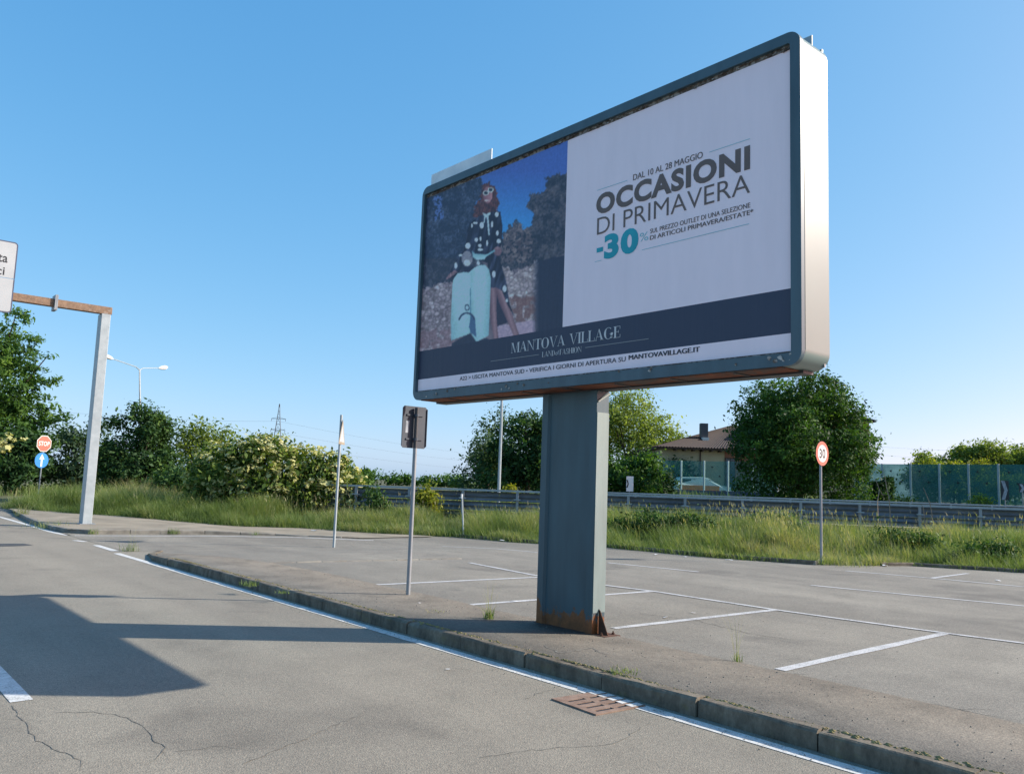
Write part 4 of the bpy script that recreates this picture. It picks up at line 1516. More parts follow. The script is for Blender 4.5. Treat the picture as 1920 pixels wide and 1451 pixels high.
# ------------------------------------------------------------------ guardrails
def guardrail(label, d0, z0, d1, z1, s0, s1, reverse, label_posts=None):
    a = RT * s0 + FW * d0
    b_ = RT * s1 + FW * d1
    L = np.hypot(*(b_ - a))
    u = (b_ - a) / L
    nr = np.array([-u[1], u[0]])          # away from the viewer
    root = thing('guardrail', label, 'guardrail', (a[0], a[1], 0), math.atan2(u[1], u[0]), 'highway guardrails')
    zt = lambda s: z0 + (z1 - z0) * s / L
    # local: x along, y away
    def run(name, prof, mat):
        mb = MB()
        k = 8
        rings = []
        for i in range(k + 1):
            s = L * i / k
            rings.append([mb.bm.verts.new((s, y, zt(s) + z)) for y, z in prof])
        m_ = len(prof)
        for i in range(k):
            for j in range(m_):
                mb.bm.faces.new((rings[i][j], rings[i][(j + 1) % m_], rings[i + 1][(j + 1) % m_], rings[i + 1][j]))
        mb.bm.faces.new(rings[0]); mb.bm.faces.new(rings[-1][::-1])
        return mb.build(name, mat, root)
    def wave(zc, hh, y):
        zsq = [0, .12, .25, .38, .5, .62, .75, .88, 1]
        ys_ = [0, .05, .07, .05, 0, .05, .07, .05, 0]
        f = [(y + b2, zc - hh * a2) for a2, b2 in zip(zsq, ys_)]
        return f + [(p[0] + .006, p[1]) for p in f[::-1]]
    run('top_rail', [(-0.05, 0), (0.06, 0), (0.06, -0.07), (-0.05, -0.07)], MT['galv'])
    run('beam', wave(-0.1, 0.34, 0.09), MT['rail'])
    run('beam', wave(-0.47, 0.34, 0.09), MT['rail'])
    run('beam', wave(-0.84, 0.28, 0.09), MT['rail'])
    k = int(L / 2.1)
    base_me = None
    for i in range(k):
        s = 1.0 + i * 2.1
        gx, gy_ = a + u * s
        g0 = gz1(gx, gy_) - 0.1
        h_ = zt(s) - 0.071
        mb = MB()
        mb.box(s - .05, s + .05, -.03, .05, g0, h_)
        p_ = mb.build('post', MT['galv_dull'], root)
        mb = MB()
        mb.box(s - .13, s + .13, -.12, -.031, h_ - .3, h_ - .26)
        mb.build('post_cap', MT['galv'], p_)
    return root


guardrail('near guardrail of the highway, rising above the tall grass', 33.0, 1.49, 29.0, 1.52, -9.0, 30.0, False)
guardrail('far guardrail across the highway, in front of the glass barrier', 47.0, 1.47, 43.0, 1.58, 4.0, 46.0, True)
# the highway itself
hv = []
for d_, s_ in ((34.6, -6), (30.2, 60), (42.2, 60), (45, -6)):
    q_ = FW * d_ + RT * s_
    hv.append((q_[0], q_[1], 0.5))
mb = MB(); mb.poly(hv)
setp(mb.build('highway_road', MT['lot']), kind='structure')


# ------------------------------------------------------------------ foliage
def leaves(lobes, n_leaf, size, aspect=0.5, clump=45, spread=0.34, up_bias=0.35, fill=0.3, droop=0.0, tint=(0.3, 0.22), seed=0, shell=(0.72, 1.06), lit=0.18):
    r = np.random.default_rng(seed)
    lobes = np.array(lobes, float)
    vol = (lobes[:, 3] * lobes[:, 4] * lobes[:, 5]) ** (2 / 3)
    nc = max(8, int(n_leaf * (1 - fill) / clump))
    li = r.choice(len(lobes), nc, p=vol / vol.sum())
    dv = r.normal(size=(nc, 3))
    dv /= np.linalg.norm(dv, axis=1)[:, None]
    rad = r.uniform(*shell, nc)[:, None]
    cc = lobes[li, :3] + dv * rad * lobes[li, 3:6]
    csz = spread * r.uniform(0.6, 1.4, nc)
    ct = r.normal(tint[0], tint[1], nc)
    ci = np.repeat(np.arange(nc), clump)
    P = cc[ci] + r.normal(size=(len(ci), 3)) * csz[ci][:, None] * np.array([1, 1, .75])
    out = dv[ci]
    T = ct[ci] + r.normal(0, 0.12, len(ci))
    nf = int(n_leaf * fill)
    lf = r.choice(len(lobes), nf, p=vol / vol.sum())
    dv2 = r.normal(size=(nf, 3))
    dv2 /= np.linalg.norm(dv2, axis=1)[:, None]
    P2 = lobes[lf, :3] + dv2 * (r.random(nf)[:, None] ** (1 / 2.2)) * lobes[lf, 3:6] * 0.9
    P = np.r_[P, P2]
    out = np.r_[out, dv2]
    T = np.r_[T, r.normal(tint[0], 0.15, nf)]
    zmin = lobes[:, 2].min() - 3
    keep = P[:, 2] > 0.02
    P, out, T = P[keep], out[keep], T[keep]
    n = len(P)
    sz = size * np.clip(r.lognormal(-.06, .38, n), .4, 2.0)
    nrm = out * 0.7 + r.normal(size=(n, 3)) * 0.75 + np.array([0, 0, up_bias])
    nrm /= np.linalg.norm(nrm, axis=1)[:, None]
    ax = r.normal(size=(n, 3)) + np.array([0, 0, -droop])
    ax -= nrm * (ax * nrm).sum(1)[:, None]
    ax /= np.linalg.norm(ax, axis=1)[:, None]
    sd_ = np.cross(nrm, ax)
    a_ = ax * sz[:, None]
    b2 = sd_ * (sz * aspect)[:, None] * 0.5
    fold = nrm * (sz * 0.10)[:, None]
    V = np.stack([P - a_ * .5, P + b2 + fold, P + a_ * .5, P - b2 + fold], 1).reshape(-1, 3)
    F = np.arange(4 * n).reshape(n, 4)
    return V, F, np.clip(np.repeat(T, 4), 0, 1)


def tree(name, label, cat, px_, py_base, depth, lobes, n, size, mat, trunk_h, trunk_r=0.16, group=None, seed=0, stems=1, base_z=None, branch=True, **kw):
    """lobes are in metres: lateral (right in view), away, height above the ground at the foot"""
    P = D(px_, py_base, depth)
    z0 = gz1(P[0], P[1]) if base_z is None else base_z
    rz = math.atan2(RT[1], RT[0])
    o = thing(name, label, cat, (P[0], P[1], z0), rz, group)
    r = random.Random(seed)
    tb = MB()
    for s in range(stems):
        sx, sy = (0, 0) if stems == 1 else (r.uniform(-1, 1) * stems * .12, r.uniform(-.4, .4))
        lx, ly = r.uniform(-.15, .15), r.uniform(-.1, .1)
        tb.tube([(sx, sy, -0.15), (sx + lx * .5, sy + ly * .5, trunk_h * .5), (sx + lx, sy + ly, trunk_h)],
                [trunk_r, trunk_r * .8, trunk_r * .6], 7)
        if branch:
            for L in r.sample(list(lobes), min(len(lobes), 7)):
                e = Vector((L[0], L[1], L[2]))
                st = Vector((sx + lx, sy + ly, trunk_h * r.uniform(.7, 1.0)))
                md = st.lerp(e, .5) + Vector((0, 0, .15 * (e - st).length * .4))
                tb.tube([st, md, e], [trunk_r * .45, trunk_r * .28, trunk_r * .1], 5)
    tb.build('trunk' if trunk_r > .07 else 'stem', MT['bark'], o, True)
    V, F, T = leaves(lobes, n, size, seed=seed, **kw)
    link('crown', fast_mesh('crown', V, F, T), mat, o)
    return o


def lobe_set(w, h, z0, n, seed, depth=None, r0=0.34):
    """uneven crown: lobes spread in an ellipsoid w wide, h tall, resting at z0"""
    r = random.Random(seed)
    depth = depth or w * .9
    out = [(0, 0, z0 + h * .5, w * .33, depth * .33, h * .36)]
    for k in range(n):
        a = 2 * math.pi * k / n * 2.4 + r.uniform(-.4, .4)
        t_ = r.uniform(-.85, .95)
        rr_ = math.sqrt(max(0.05, 1 - t_ * t_))
        rad = r.uniform(.75, 1.2) * r0
        out.append((math.cos(a) * rr_ * w * .36, math.sin(a) * rr_ * depth * .36, z0 + h * (.5 + t_ * .36), w * rad * .55, depth * rad * .55, h * rad * .5))
    return out


# big round tree in front of the house
dep = 52
tree('round_tree', 'big round deep green tree in front of the house', 'tree', 1502, 925, dep, lobe_set(8.4, 9.0, 0.2, 40, 3, r0=0.36) + [(-2.5, 0, 1.9, 1.9, 2.2, 1.8), (2.6, 0, 2.1, 1.8, 2, 1.9), (3.4, -.4, 3.4, 1.1, 1.2, 1.2), (-1.2, 0, 6.9, 2.3, 2, 1.7), (1.2, 0, 7.2, 2.0, 1.8, 1.4), (-3.2, 0, 4.6, 1.3, 1.5, 1.9), (3.0, 0, 5.2, 1.3, 1.3, 1.4), (2.9, 0, 7.0, .7, .8, .8), (3.3, 0, 1.5, 1.3, 1.5, 1.2), (0, 0, .9, 3.4, 2, 1.0), (0, 0, 4.2, 3.0, 2.5, 3.4)],
     62000, 0.19, MT['leaf_round'], 2.2, 0.22, seed=3, clump=80, spread=0.28, fill=0.42, tint=(0.33, 0.2), shell=(.75, 1.0))
tree('dark_shrub', 'small dark shrub at the right foot of the big round tree', 'shrub', 1655, 930, 53, lobe_set(1.6, 2.7, 0.1, 7, 5), 2200, 0.2, MT['leaf_dark'], 0.8, 0.05, seed=5, clump=30, spread=.2)
# trees behind the pillar
tree('dark_tree', 'dark broad tree behind the guardrail left of the pillar', 'tree', 990, 910, 58, lobe_set(5.6, 6.7, 0.3, 20, 8) + [(-2.2, 0, 1.6, 1.6, 1.6, 1.5), (1.4, 0, 3, 1.8, 1.8, 2.2)], 16000, 0.25, MT['leaf_dark'], 2.2, 0.2, seed=8, clump=50, spread=.33, tint=(.34, .22))
tree('grey_green_tree', 'grey-green airy tree at the left end of the clump behind the pillar', 'tree', 915, 910, 62, lobe_set(3.4, 6.4, 0.7, 14, 9) + [(-1.2, 0, 1.4, 1.2, 1.2, 1.2)], 7000, 0.22, MT['leaf_blue'], 2.4, 0.14, seed=9, clump=34, spread=.34, fill=.2, tint=(.5, .2))
tree('pale_tree', 'tall pale green willow-like tree right of the pillar', 'tree', 1175, 915, 100, lobe_set(11.5, 12.0, 0.3, 28, 12) + [(4.6, 0, 7.6, 2.2, 2.1, 1.9), (6.4, 0, 6.6, 1.2, 1.2, 1.2), (1, 0, 11.3, 2.6, 2.4, 1.6), (5.6, 0, 5, 1.6, 1.4, 1.6)], 26000, 0.3, MT['leaf_pale'], 4.0, 0.28, seed=12, clump=46, spread=.5, fill=.3, droop=.6, tint=(.5, .2))
tree('leafy_tree', 'mid-green leafy tree leaning below the pale tree, right of the pillar', 'tree', 1180, 918, 56, lobe_set(4.4, 3.6, 0.3, 14, 13) + [(1.4, 0, 3.0, 1.0, 1.0, .8), (0, 0, 1.0, 2.2, 1.2, 1.1)], 9000, 0.22, MT['leaf_round'], 1.6, 0.13, seed=13, clump=40, spread=.28, tint=(.42, .24))
tree('dark_bush', 'dark bush between the leafy tree and the glass barrier', 'bush', 1235, 920, 60, lobe_set(2.2, 3.0, 0.1, 8, 14), 3600, 0.2, MT['leaf_dark'], 0.8, 0.06, seed=14, clump=36, spread=.25)
tree('house_shrub', 'small dark shrub against the cream house wall', 'shrub', 1285, 915, 79, lobe_set(3.0, 3.6, 0.1, 8, 15), 2600, 0.24, MT['leaf_dark'], 1.2, 0.06, seed=15, clump=36, spread=.3)
# row behind the barrier on the right
for i, (px_, w, h, dpt) in enumerate([(1752, 3.8, 4.7, 72), (1800, 4.6, 5.2, 73), (1850, 5.0, 5.5, 72), (1903, 4.6, 5.4, 73), (1955, 5.0, 5.6, 72)]):
    tree('garden_tree', ['leftmost and lowest of the light green trees over the glass barrier', 'second light green tree over the glass barrier, counted from the round tree',
                         'broad light green tree over the middle of the right glass barrier', 'light green tree over the barrier beside the frame edge', 'light green tree at the far right end of the glass barrier'][i],
         'tree', px_, 935, dpt, lobe_set(w, h * .75, h * .27, 14, 20 + i), 6500, 0.24, MT['leaf_pale'], 2.0, 0.12, 'trees behind the right glass barrier', seed=20 + i, clump=36, spread=.3, tint=(.42, .2))
for i, (px_, w, h) in enumerate([(1745, 4.2, 3.6), (1790, 4.0, 3.9), (1835, 4.2, 3.8), (1885, 4.4, 3.9)]):
    tree('yellow_bush', ['yellow-green bush behind the barrier glass beside the round tree', 'yellow-green bush with the rustiest leaves behind the barrier glass', 'yellow-green bush behind the middle of the barrier glass', 'yellow-green bush behind the barrier glass at the frame edge'][i],
         'bush', px_, 935, 66.5, lobe_set(w, h, 0.1, 10, 30 + i), 4200, 0.22, MT['leaf_yellow'], 1.0, 0.06, 'yellow bushes behind the glass', seed=30 + i, clump=36, spread=.28, tint=(.5, .25))
tree('barrier_weed', 'leafy weed in front of the right glass barrier between its posts', 'shrub', 1838, 935, 54, lobe_set(1.5, 1.9, 0.05, 6, 41), 1200, 0.16, MT['leaf_pale'], .6, 0.03, seed=41, clump=26, spread=.2, fill=.15)
tree('barrier_weed', 'low dark weed in front of the right glass barrier near its left end', 'shrub', 1698, 935, 54.5, lobe_set(1.9, 1.6, 0.05, 6, 42), 1400, 0.16, MT['leaf_dark'], .6, 0.03, seed=42, clump=26, spread=.2, fill=.15)
# left side
tree('spreading_tree', 'large tree with long drooping boughs beside the road beyond the stop sign', 'tree', -52, 930, 54,
     [(0, 0, 6.4, 3.2, 3, 4.2), (1.5, 0, 3.5, 2.5, 2.4, 2.2), (-2, 0, 5, 3, 3, 4), (2.2, -.5, 6.5, 1.5, 1.4, 1.3), (1.9, 0, 8.5, 1.3, 1.2, 1.1), (1.2, 0, 10.3, 1.1, 1, 1.0), (2.9, 0, 5.1, 1.4, 1.2, .8),
      (4.2, -.3, 4.4, 1.3, .8, .45), (5.3, -.3, 4.85, .9, .5, .2), (4.0, 0, 7.2, 1.0, .6, .24), (3.9, 0, 8.9, .9, .5, .2), (3.5, 0, 8.0, .9, .6, .22), (3.8, 0, 6.2, 1.1, .6, .25), (3.0, 0, 9.9, .7, .5, .2), (2.4, 0, 11.2, .5, .4, .35), (1.6, 0, 11.7, .5, .4, .4), (3.6, 0, 3.2, 1.6, 1.2, .9), (0, 0, 2, 3.2, 2.2, 1.8), (4.0, 0, 5.5, .9, .6, .2)],
     34000, 0.25, MT['leaf_left'], 3.0, 0.28, seed=50, clump=44, spread=.2, fill=.34, droop=.2, aspect=.42, tint=(.42, .2))
hb = tree('dark_hedge_bush', 'dark bush under the spreading tree behind the stop sign', 'bush', 20, 930, 50, lobe_set(5.2, 3.6, 0.1, 12, 51), 8000, 0.24, MT['leaf_dark'], .9, 0.08, seed=51, clump=44, spread=.28, tint=(.3, .2))
V, F, T = leaves([(.3, -2.2, 3.0, 1.6, .3, .5)], 260, 0.2, aspect=.9, clump=14, spread=.12, up_bias=1.0, fill=0.0, tint=(.6, .2), seed=151, shell=(.5, 1.0))
link('blossom', fast_mesh('blossom', V, F, T), MT['blossom'], hb)
tree('grey_bush', 'loose grey-green bush between the stop sign and the gantry post', 'bush', 140, 930, 52, lobe_set(4.0, 4.2, 0.1, 12, 52) + [(1.2, 0, 4.2, .6, .5, .6)], 6500, 0.22, MT['leaf_blue'], 1.0, 0.08, seed=52, clump=30, spread=.3, fill=.3, tint=(.35, .25), stems=3)
tree('dark_tree', 'compact dark tree directly right of the gantry post', 'tree', 252, 930, 43, lobe_set(4.0, 4.7, 0.1, 18, 53) + [(.1, 0, 4.5, .8, .7, .6), (1.2, 0, 3.9, .6, .6, .6), (-1.2, 0, 4.0, .6, .6, .5), (0, 0, 1, 2, 1.4, 1.2)], 30000, 0.16, MT['leaf_dark'], 1.6, 0.1, seed=53, clump=60, spread=.22, fill=.45, shell=(.75, 1.0), tint=(.42, .24))
tree('feathery_bush', 'pale feathery bush between the dark tree and the flowering bush', 'bush', 368, 925, 46, lobe_set(3.5, 4.0, 0.1, 12, 54) + [(0, 0, 4.0, 1.0, .6, .5), (1.2, 0, 3.7, .6, .5, .45), (-1, 0, 3.7, .6, .5, .4)], 7500, 0.16, MT['leaf_pale'], 1.0, 0.06, seed=54, clump=22, spread=.36, fill=.25, tint=(.35, .2), stems=3)
tree('bramble_bush', 'dark bramble bush below the feathery bush', 'bush', 345, 945, 38, lobe_set(3.4, 2.1, 0.0, 10, 55), 5000, 0.18, MT['leaf_dark'], .6, 0.04, seed=55, clump=34, spread=.24, tint=(.45, .28))
# flowering elder
el = [(-2.2, 0, 1.5, 1.5, 1.2, 1.2), (-.6, 0, 1.8, 1.7, 1.3, 1.25), (1.0, 0, 1.5, 1.6, 1.2, 1.15), (2.3, 0, 1.1, 1.1, 1.0, .9), (3.1, 0, .7, .8, .8, .6), (0, -.6, .8, 2.2, .9, .8), (-2.6, -.2, .7, 1.1, .8, .7), (-.9, -.1, 2.5, 1.0, .8, .5), (1.9, 0, 2.0, .7, .7, .5)]
eo = tree('elder_bush', 'wide elder bush covered in cream blossom behind the tall grass', 'bush', 522, 950, 33.5, el, 15000, 0.17, MT['leaf_elder'], .7, 0.05, seed=60, clump=38, spread=.24, tint=(.42, .25), stems=4)
V, F, T = leaves(el, 10000, 0.13, aspect=.9, clump=11, spread=.07, up_bias=1.3, fill=0.0, tint=(.5, .25), seed=61, shell=(.96, 1.1))
link('blossom', fast_mesh('blossom', V, F, T), MT['blossom'], eo)
tree('verge_bush', 'yellow-green bush overgrowing the guardrail behind the rectangular sign', 'bush', 800, 935, 31.5, lobe_set(.85, 1.35, 0.05, 6, 62), 1300, 0.12, MT['leaf_yellow'], .5, 0.03, seed=62, clump=24, spread=.13, tint=(.55, .2))
tree('rail_shrub', 'dark shrub in front of the guardrail beside the elder bush', 'shrub', 702, 950, 30.5, lobe_set(.95, 1.35, 0.05, 6, 63), 1300, 0.11, MT['leaf_dark'], .5, 0.03, seed=63, clump=24, spread=.12, tint=(.5, .2))
for i, (px_, py_, dpt, w, h, lab) in enumerate([(1205, 985, 26.5, 2.2, .75, 'dark low weeds in front of the guardrail just right of the pillar'), (1290, 990, 26.0, 1.8, .6, 'dark low weeds in front of the guardrail below the house'),
        (1700, 1015, 23.5, 2.0, .65, 'dark low weeds below the guardrail right of the speed limit sign'), (1850, 1020, 21.5, 1.8, .6, 'dark low weeds below the guardrail at the frame edge'), (1455, 985, 26.5, 2.0, .7, 'low weeds in front of the guardrail left of the speed limit sign')]):
    tree('verge_weeds', lab, 'weeds', px_, py_, dpt, lobe_set(w, h, 0.05, 9, 80 + i), 2600, 0.085, MT['leaf_dark' if i != 4 else 'leaf_blue'], .3, 0.02, 'weeds along the guardrail', seed=80 + i, clump=24, spread=.12, tint=(.5, .25), stems=3, branch=False)
tree('lamp_shrub', 'tiny yellow-green shrub at the foot of the pale lamp post', 'shrub', 952, 920, 48, lobe_set(.9, 1.2, 0.2, 5, 64), 500, 0.13, MT['leaf_yellow'], .5, 0.03, seed=64, clump=20, spread=.14, tint=(.6, .2))
tree('round_far_tree', 'small round dark tree on the horizon right of the elder bush', 'tree', 656, 900, 150, lobe_set(2.6, 3.4, .4, 6, 65), 900, 0.4, MT['leaf_dark'], 1.2, 0.15, seed=65, clump=30, spread=.4)
# far woods on the horizon
lob = []
r_ = random.Random(70)
for k in range(60):
    s_ = -60 + k * 2.2 + r_.uniform(-1, 1)
    hh = r_.uniform(2.2, 3.2) + (1.6 if 10 < k < 24 else 0)
    lob.append((s_, r_.uniform(-6, 6), hh * .45, r_.uniform(1.8, 3.0), 2.5, hh * .6))
P = D(780, 905, 230)
V, F, T = leaves(lob, 16000, 0.8, seed=70, clump=30, spread=.8, fill=.2, tint=(.4, .25))
fo = setp(link('far_woods', fast_mesh('far_woods', V, F, T), MT['leaf_round'], None, (P[0], P[1], gz1(P[0], P[1]))), kind='stuff')
fo.rotation_euler = (0, 0, math.atan2(RT[1], RT[0]))

# dry stems standing in front of the guardrail
for i, (pts, lab) in enumerate([([(1647, 975), (1645, 940), (1649, 918), (1641, 897)], 'pale dry forked stem in front of the guardrail near the round tree'),
                                ([(1671, 970), (1667, 935), (1662, 910), (1658, 888)], 'tall dry stem standing just right of the forked one'),
                                ([(1736, 968), (1731, 950), (1726, 945)], 'short bent dry stem against the guardrail'),
                                ([(1752, 965), (1744, 945), (1738, 930), (1731, 914)], 'leaning dry stem with a bare top above the guardrail')]):
    P3 = [D(x, y, 28.2) for x, y in pts]
    b0 = P3[0]
    o = thing('dry_stem', lab, 'dry stem', tuple(b0), 0, 'dry stems by the guardrail')
    mb = MB()
    mb.tube([tuple(np.array(p) - b0 - (np.array([0, 0, .5]) if j == 0 else 0)) for j, p in enumerate(P3)], [.018] + [.014] * (len(P3) - 2) + [.006], 5)
    if i == 0:
        q_ = [D(x, y, 28.2) - b0 for x, y in [(1649, 918), (1655, 928), (1660, 927)]]
        mb.tube([tuple(v) for v in q_], [.012, .01, .006], 5)
    mb.build('stem', MT['dead'], o)

P3 = D(871, 978, 27.0)
o = thing('marker_stake', 'thin pale marker stake leaning in the grass between the small rectangular sign and the pillar', 'marker stake', (P3[0], P3[1], gz1(P3[0], P3[1])))
tp_ = D(866, 927, 27.0) - np.array(o.location)
mb = MB(); mb.tube([(0, 0, -.2), tuple(tp_)], .028, 8); mb.build('stake', MT['galv'], o)
mb = MB(); mb.tube([tuple(tp_ - np.array([0, 0, .12])), tuple(tp_ + np.array([0, 0, .02]))], .033, 8); mb.build('cap', MT['sign_white'], o)

# ------------------------------------------------------------------ house
HD = 80.0
hc = D(1300, 918, HD)
hrot = math.atan2(RT[1], RT[0])
ho = thing('house', 'cream house with brown tiled hip roof half hidden by the round tree', 'house', (hc[0], hc[1], 0.6), hrot)
# local x right in view, y away; pixel 1300 is x = 0; 19.5 px per metre
hx = lambda px_: (px_ - 1300) / 1561 * HD
hzv = lambda py_, px_: EYE + (HY + SL * (px_ - 960) - py_) * HD / 1561 - 0.6
WX0, WX1 = hx(1238), hx(1600)
EZ = hzv(842, 1320)
mb = MB(); mb.box(WX0, WX1, 0, 16, -0.6, EZ - 0.14); mb.build('wall', MT['plaster'], ho)
mb = MB(); mb.box(hx(1358), hx(1420), -0.06, -0.005, 2.2, EZ - 0.06); mb.build('red_wall_panel', MT['plaster_red'], ho)
mb = MB(); mb.box(hx(1358), hx(1377), -0.14, -0.065, 1.3, hzv(859, 1370)); wn = mb.build('window', MT['wood_dark'], ho)
mb = MB(); mb.box(hx(1359.5), hx(1367), -0.15, -0.142, 1.4, hzv(861, 1370)); mb.build('pane', MT['window'], wn)
mb = MB(); mb.box(hx(1368.5), hx(1375.5), -0.15, -0.142, 1.4, hzv(861, 1370)); mb.build('pane', MT['window'], wn)
mb = MB(); mb.tube([(hx(1312), -.12, -.4), (hx(1312), -.12, EZ - .1)], .07, 8); mb.build('downpipe', MT['wood_dark'], ho)


def hip(mb, x0, x1, y0, y1, z0, rise, ribs=0.28):
    """hip roof with rows of curved tiles as ridges"""
    cx_ = (y1 - y0) / 2
    rx0, rx1 = x0 + cx_, x1 - cx_
    ym = (y0 + y1) / 2
    if rx1 < rx0:
        rx0 = rx1 = (x0 + x1) / 2
    zr = z0 + rise

    def plane(a, b_, c, d):          # eave a-b, ridge d-c
        a, b_, c, d = map(Vector, (a, b_, c, d))
        k = max(4, int((b_ - a).length / ribs))
        nrm_ = (b_ - a).cross(d - a).normalized()
        if nrm_.z < 0:
            nrm_ = -nrm_
        lo, hi = [], []
        for i in range(2 * k + 1):
            f = i / (2 * k)
            off = nrm_ * (0.07 if i % 2 else 0.0)
            # follow the slope straight up until ridge or hip
            base = a.lerp(b_, f)
            top = d.lerp(c, f)
            lo.append(mb.bm.verts.new(base + off))
            hi.append(mb.bm.verts.new(top + off))
        for i in range(2 * k):
            mb.bm.faces.new((lo[i], lo[i + 1], hi[i + 1], hi[i]))
    plane((x0, y0, z0), (x1, y0, z0), (rx1, ym, zr), (rx0, ym, zr))
    plane((x1, y1, z0), (x0, y1, z0), (rx0, ym, zr), (rx1, ym, zr))
    plane((x0, y1, z0), (x0, y0, z0), (rx0, ym, zr), (rx0, ym + .01, zr))
    plane((x1, y0, z0), (x1, y1, z0), (rx1, ym + .01, zr), (rx1, ym, zr))
    return mb


RX0, RX1 = hx(1225), hx(1640)
mb = hip(MB(), RX0, RX1, -1.3, 17.7, EZ, 2.9); roof = mb.build('roof', MT['roof'], ho)
mb = MB(); mb.box(RX0 + .1, RX1 - .1, -1.2, 17.6, EZ - .12, EZ - .03); mb.build('soffit', MT['wood_dark'], roof)
mb = MB(); mb.box(hx(1323), hx(1337), 2.2, 2.9, hzv(830, 1330) + .1, hzv(791, 1330)); ch = mb.build('chimney', MT['dark_metal'], roof)
mb = MB(); mb.box(hx(1324), hx(1336), 1.55, 2.19, hzv(829, 1330) + .1, hzv(819, 1330)); mb.build('chimney_base', MT['plaster_pale'], roof)
for k in range(12):
    mb = MB(); x_ = hx(1262) + k * .85; mb.box(x_, x_ + .14, -1.1, -0.01, EZ - .3, EZ - .125); mb.build('rafter', MT['wood_dark'], ho)
# taller block at the right end
TX0, TX1 = hx(1470), hx(1655)
TZ = hzv(786, 1650)
mb = MB(); mb.box(TX0, TX1, 3, 12, -.6, TZ - .1); mb.build('wall', MT['plaster_red'], ho)
mb = hip(MB(), TX0 - .8, hx(1664) + .05, 2.2, 12.8, TZ, 2.3); rf = mb.build('roof', MT['roof'], ho)
mb = MB(); mb.box(TX0 - .7, hx(1664) - .05, 2.3, 12.7, TZ - .12, TZ - .04); mb.build('soffit', MT['wood_dark'], rf)

# ------------------------------------------------------------------ white car with orange band behind the glass
cp = D(1318, 925, 75)
car = thing('parked_car', 'white car with an orange side band parked behind the glass barrier', 'car', (cp[0], cp[1], 1.13), hrot + R(4))
cl, cw = 5.4, 1.8
prof = [(-2.7, .35), (-2.7, 1.0), (-2.62, 1.35), (-2.2, 1.72), (-.2, 1.78), (.35, 1.68), (1.25, 1.12), (2.2, .98), (2.65, .82), (2.7, .35)]
mb = MB()
rings = []
for yy, inset in ((-cw / 2, .1), (-cw / 2 + .08, 0), (cw / 2 - .08, 0), (cw / 2, .1)):
    rings.append([mb.bm.verts.new((x * (1 - inset * .03), yy + (0.16 if z > 1.1 and yy < 0 else (-.16 if z > 1.1 else 0)), z - inset * .3 * (z > 1.2))) for x, z in prof])
for a_, b_ in zip(rings[:-1], rings[1:]):
    for i in range(len(prof)):
        j = (i + 1) % len(prof)
        mb.bm.faces.new((a_[i], a_[j], b_[j], b_[i]))
mb.bm.faces.new(rings[0]); mb.bm.faces.new(rings[-1][::-1])
mb.build('body', MT['car_white'], car)
mb = MB(); mb.box(-2.4, 1.2, -cw / 2 - .012, -cw / 2 - .002, .62, 1.04); mb.build('side_band', MT['car_orange'], car)
for x0, x1, x2, x3 in ((-2.2, -1.25, -1.3, -2.1), (-1.1, -.2, -.25, -1.1), (-.05, 1.0, .35, -.05)):
    mb = MB(); mb.prism([(x0, -.758, 1.14), (x1, -.758, 1.14), (x2, -.745, 1.58), (x3, -.745, 1.58)], (0, .03, 0)); mb.build('side_window', MT['car_glass'], car)
for x_ in (-1.65, 1.65):
    for sy in (-1, 1):
        mb = MB(); mb.tube([(x_, sy * (cw / 2 - .2), .34), (x_, sy * (cw / 2 + .01), .34)], .34, 18); wh = mb.build('wheel', MT['tyre'], car)
        mb = MB(); mb.tube([(x_, sy * (cw / 2 + .011), .34), (x_, sy * (cw / 2 + .025), .34)], .2, 14); mb.build('rim', MT['galv'], wh)
mb = MB(); mb.box(2.45, 2.66, -.86, -.55, .68, .82); mb.build('headlight', MT['lamp_white'], car)

# ------------------------------------------------------------------ glass noise barriers
BIRD = [(-.16, .10), (-.06, .04), (0, .10), (.05, .03), (.17, .13), (.08, -.02), (.03, -.08), (.1, -.16), (0, -.1), (-.05, -.03)]


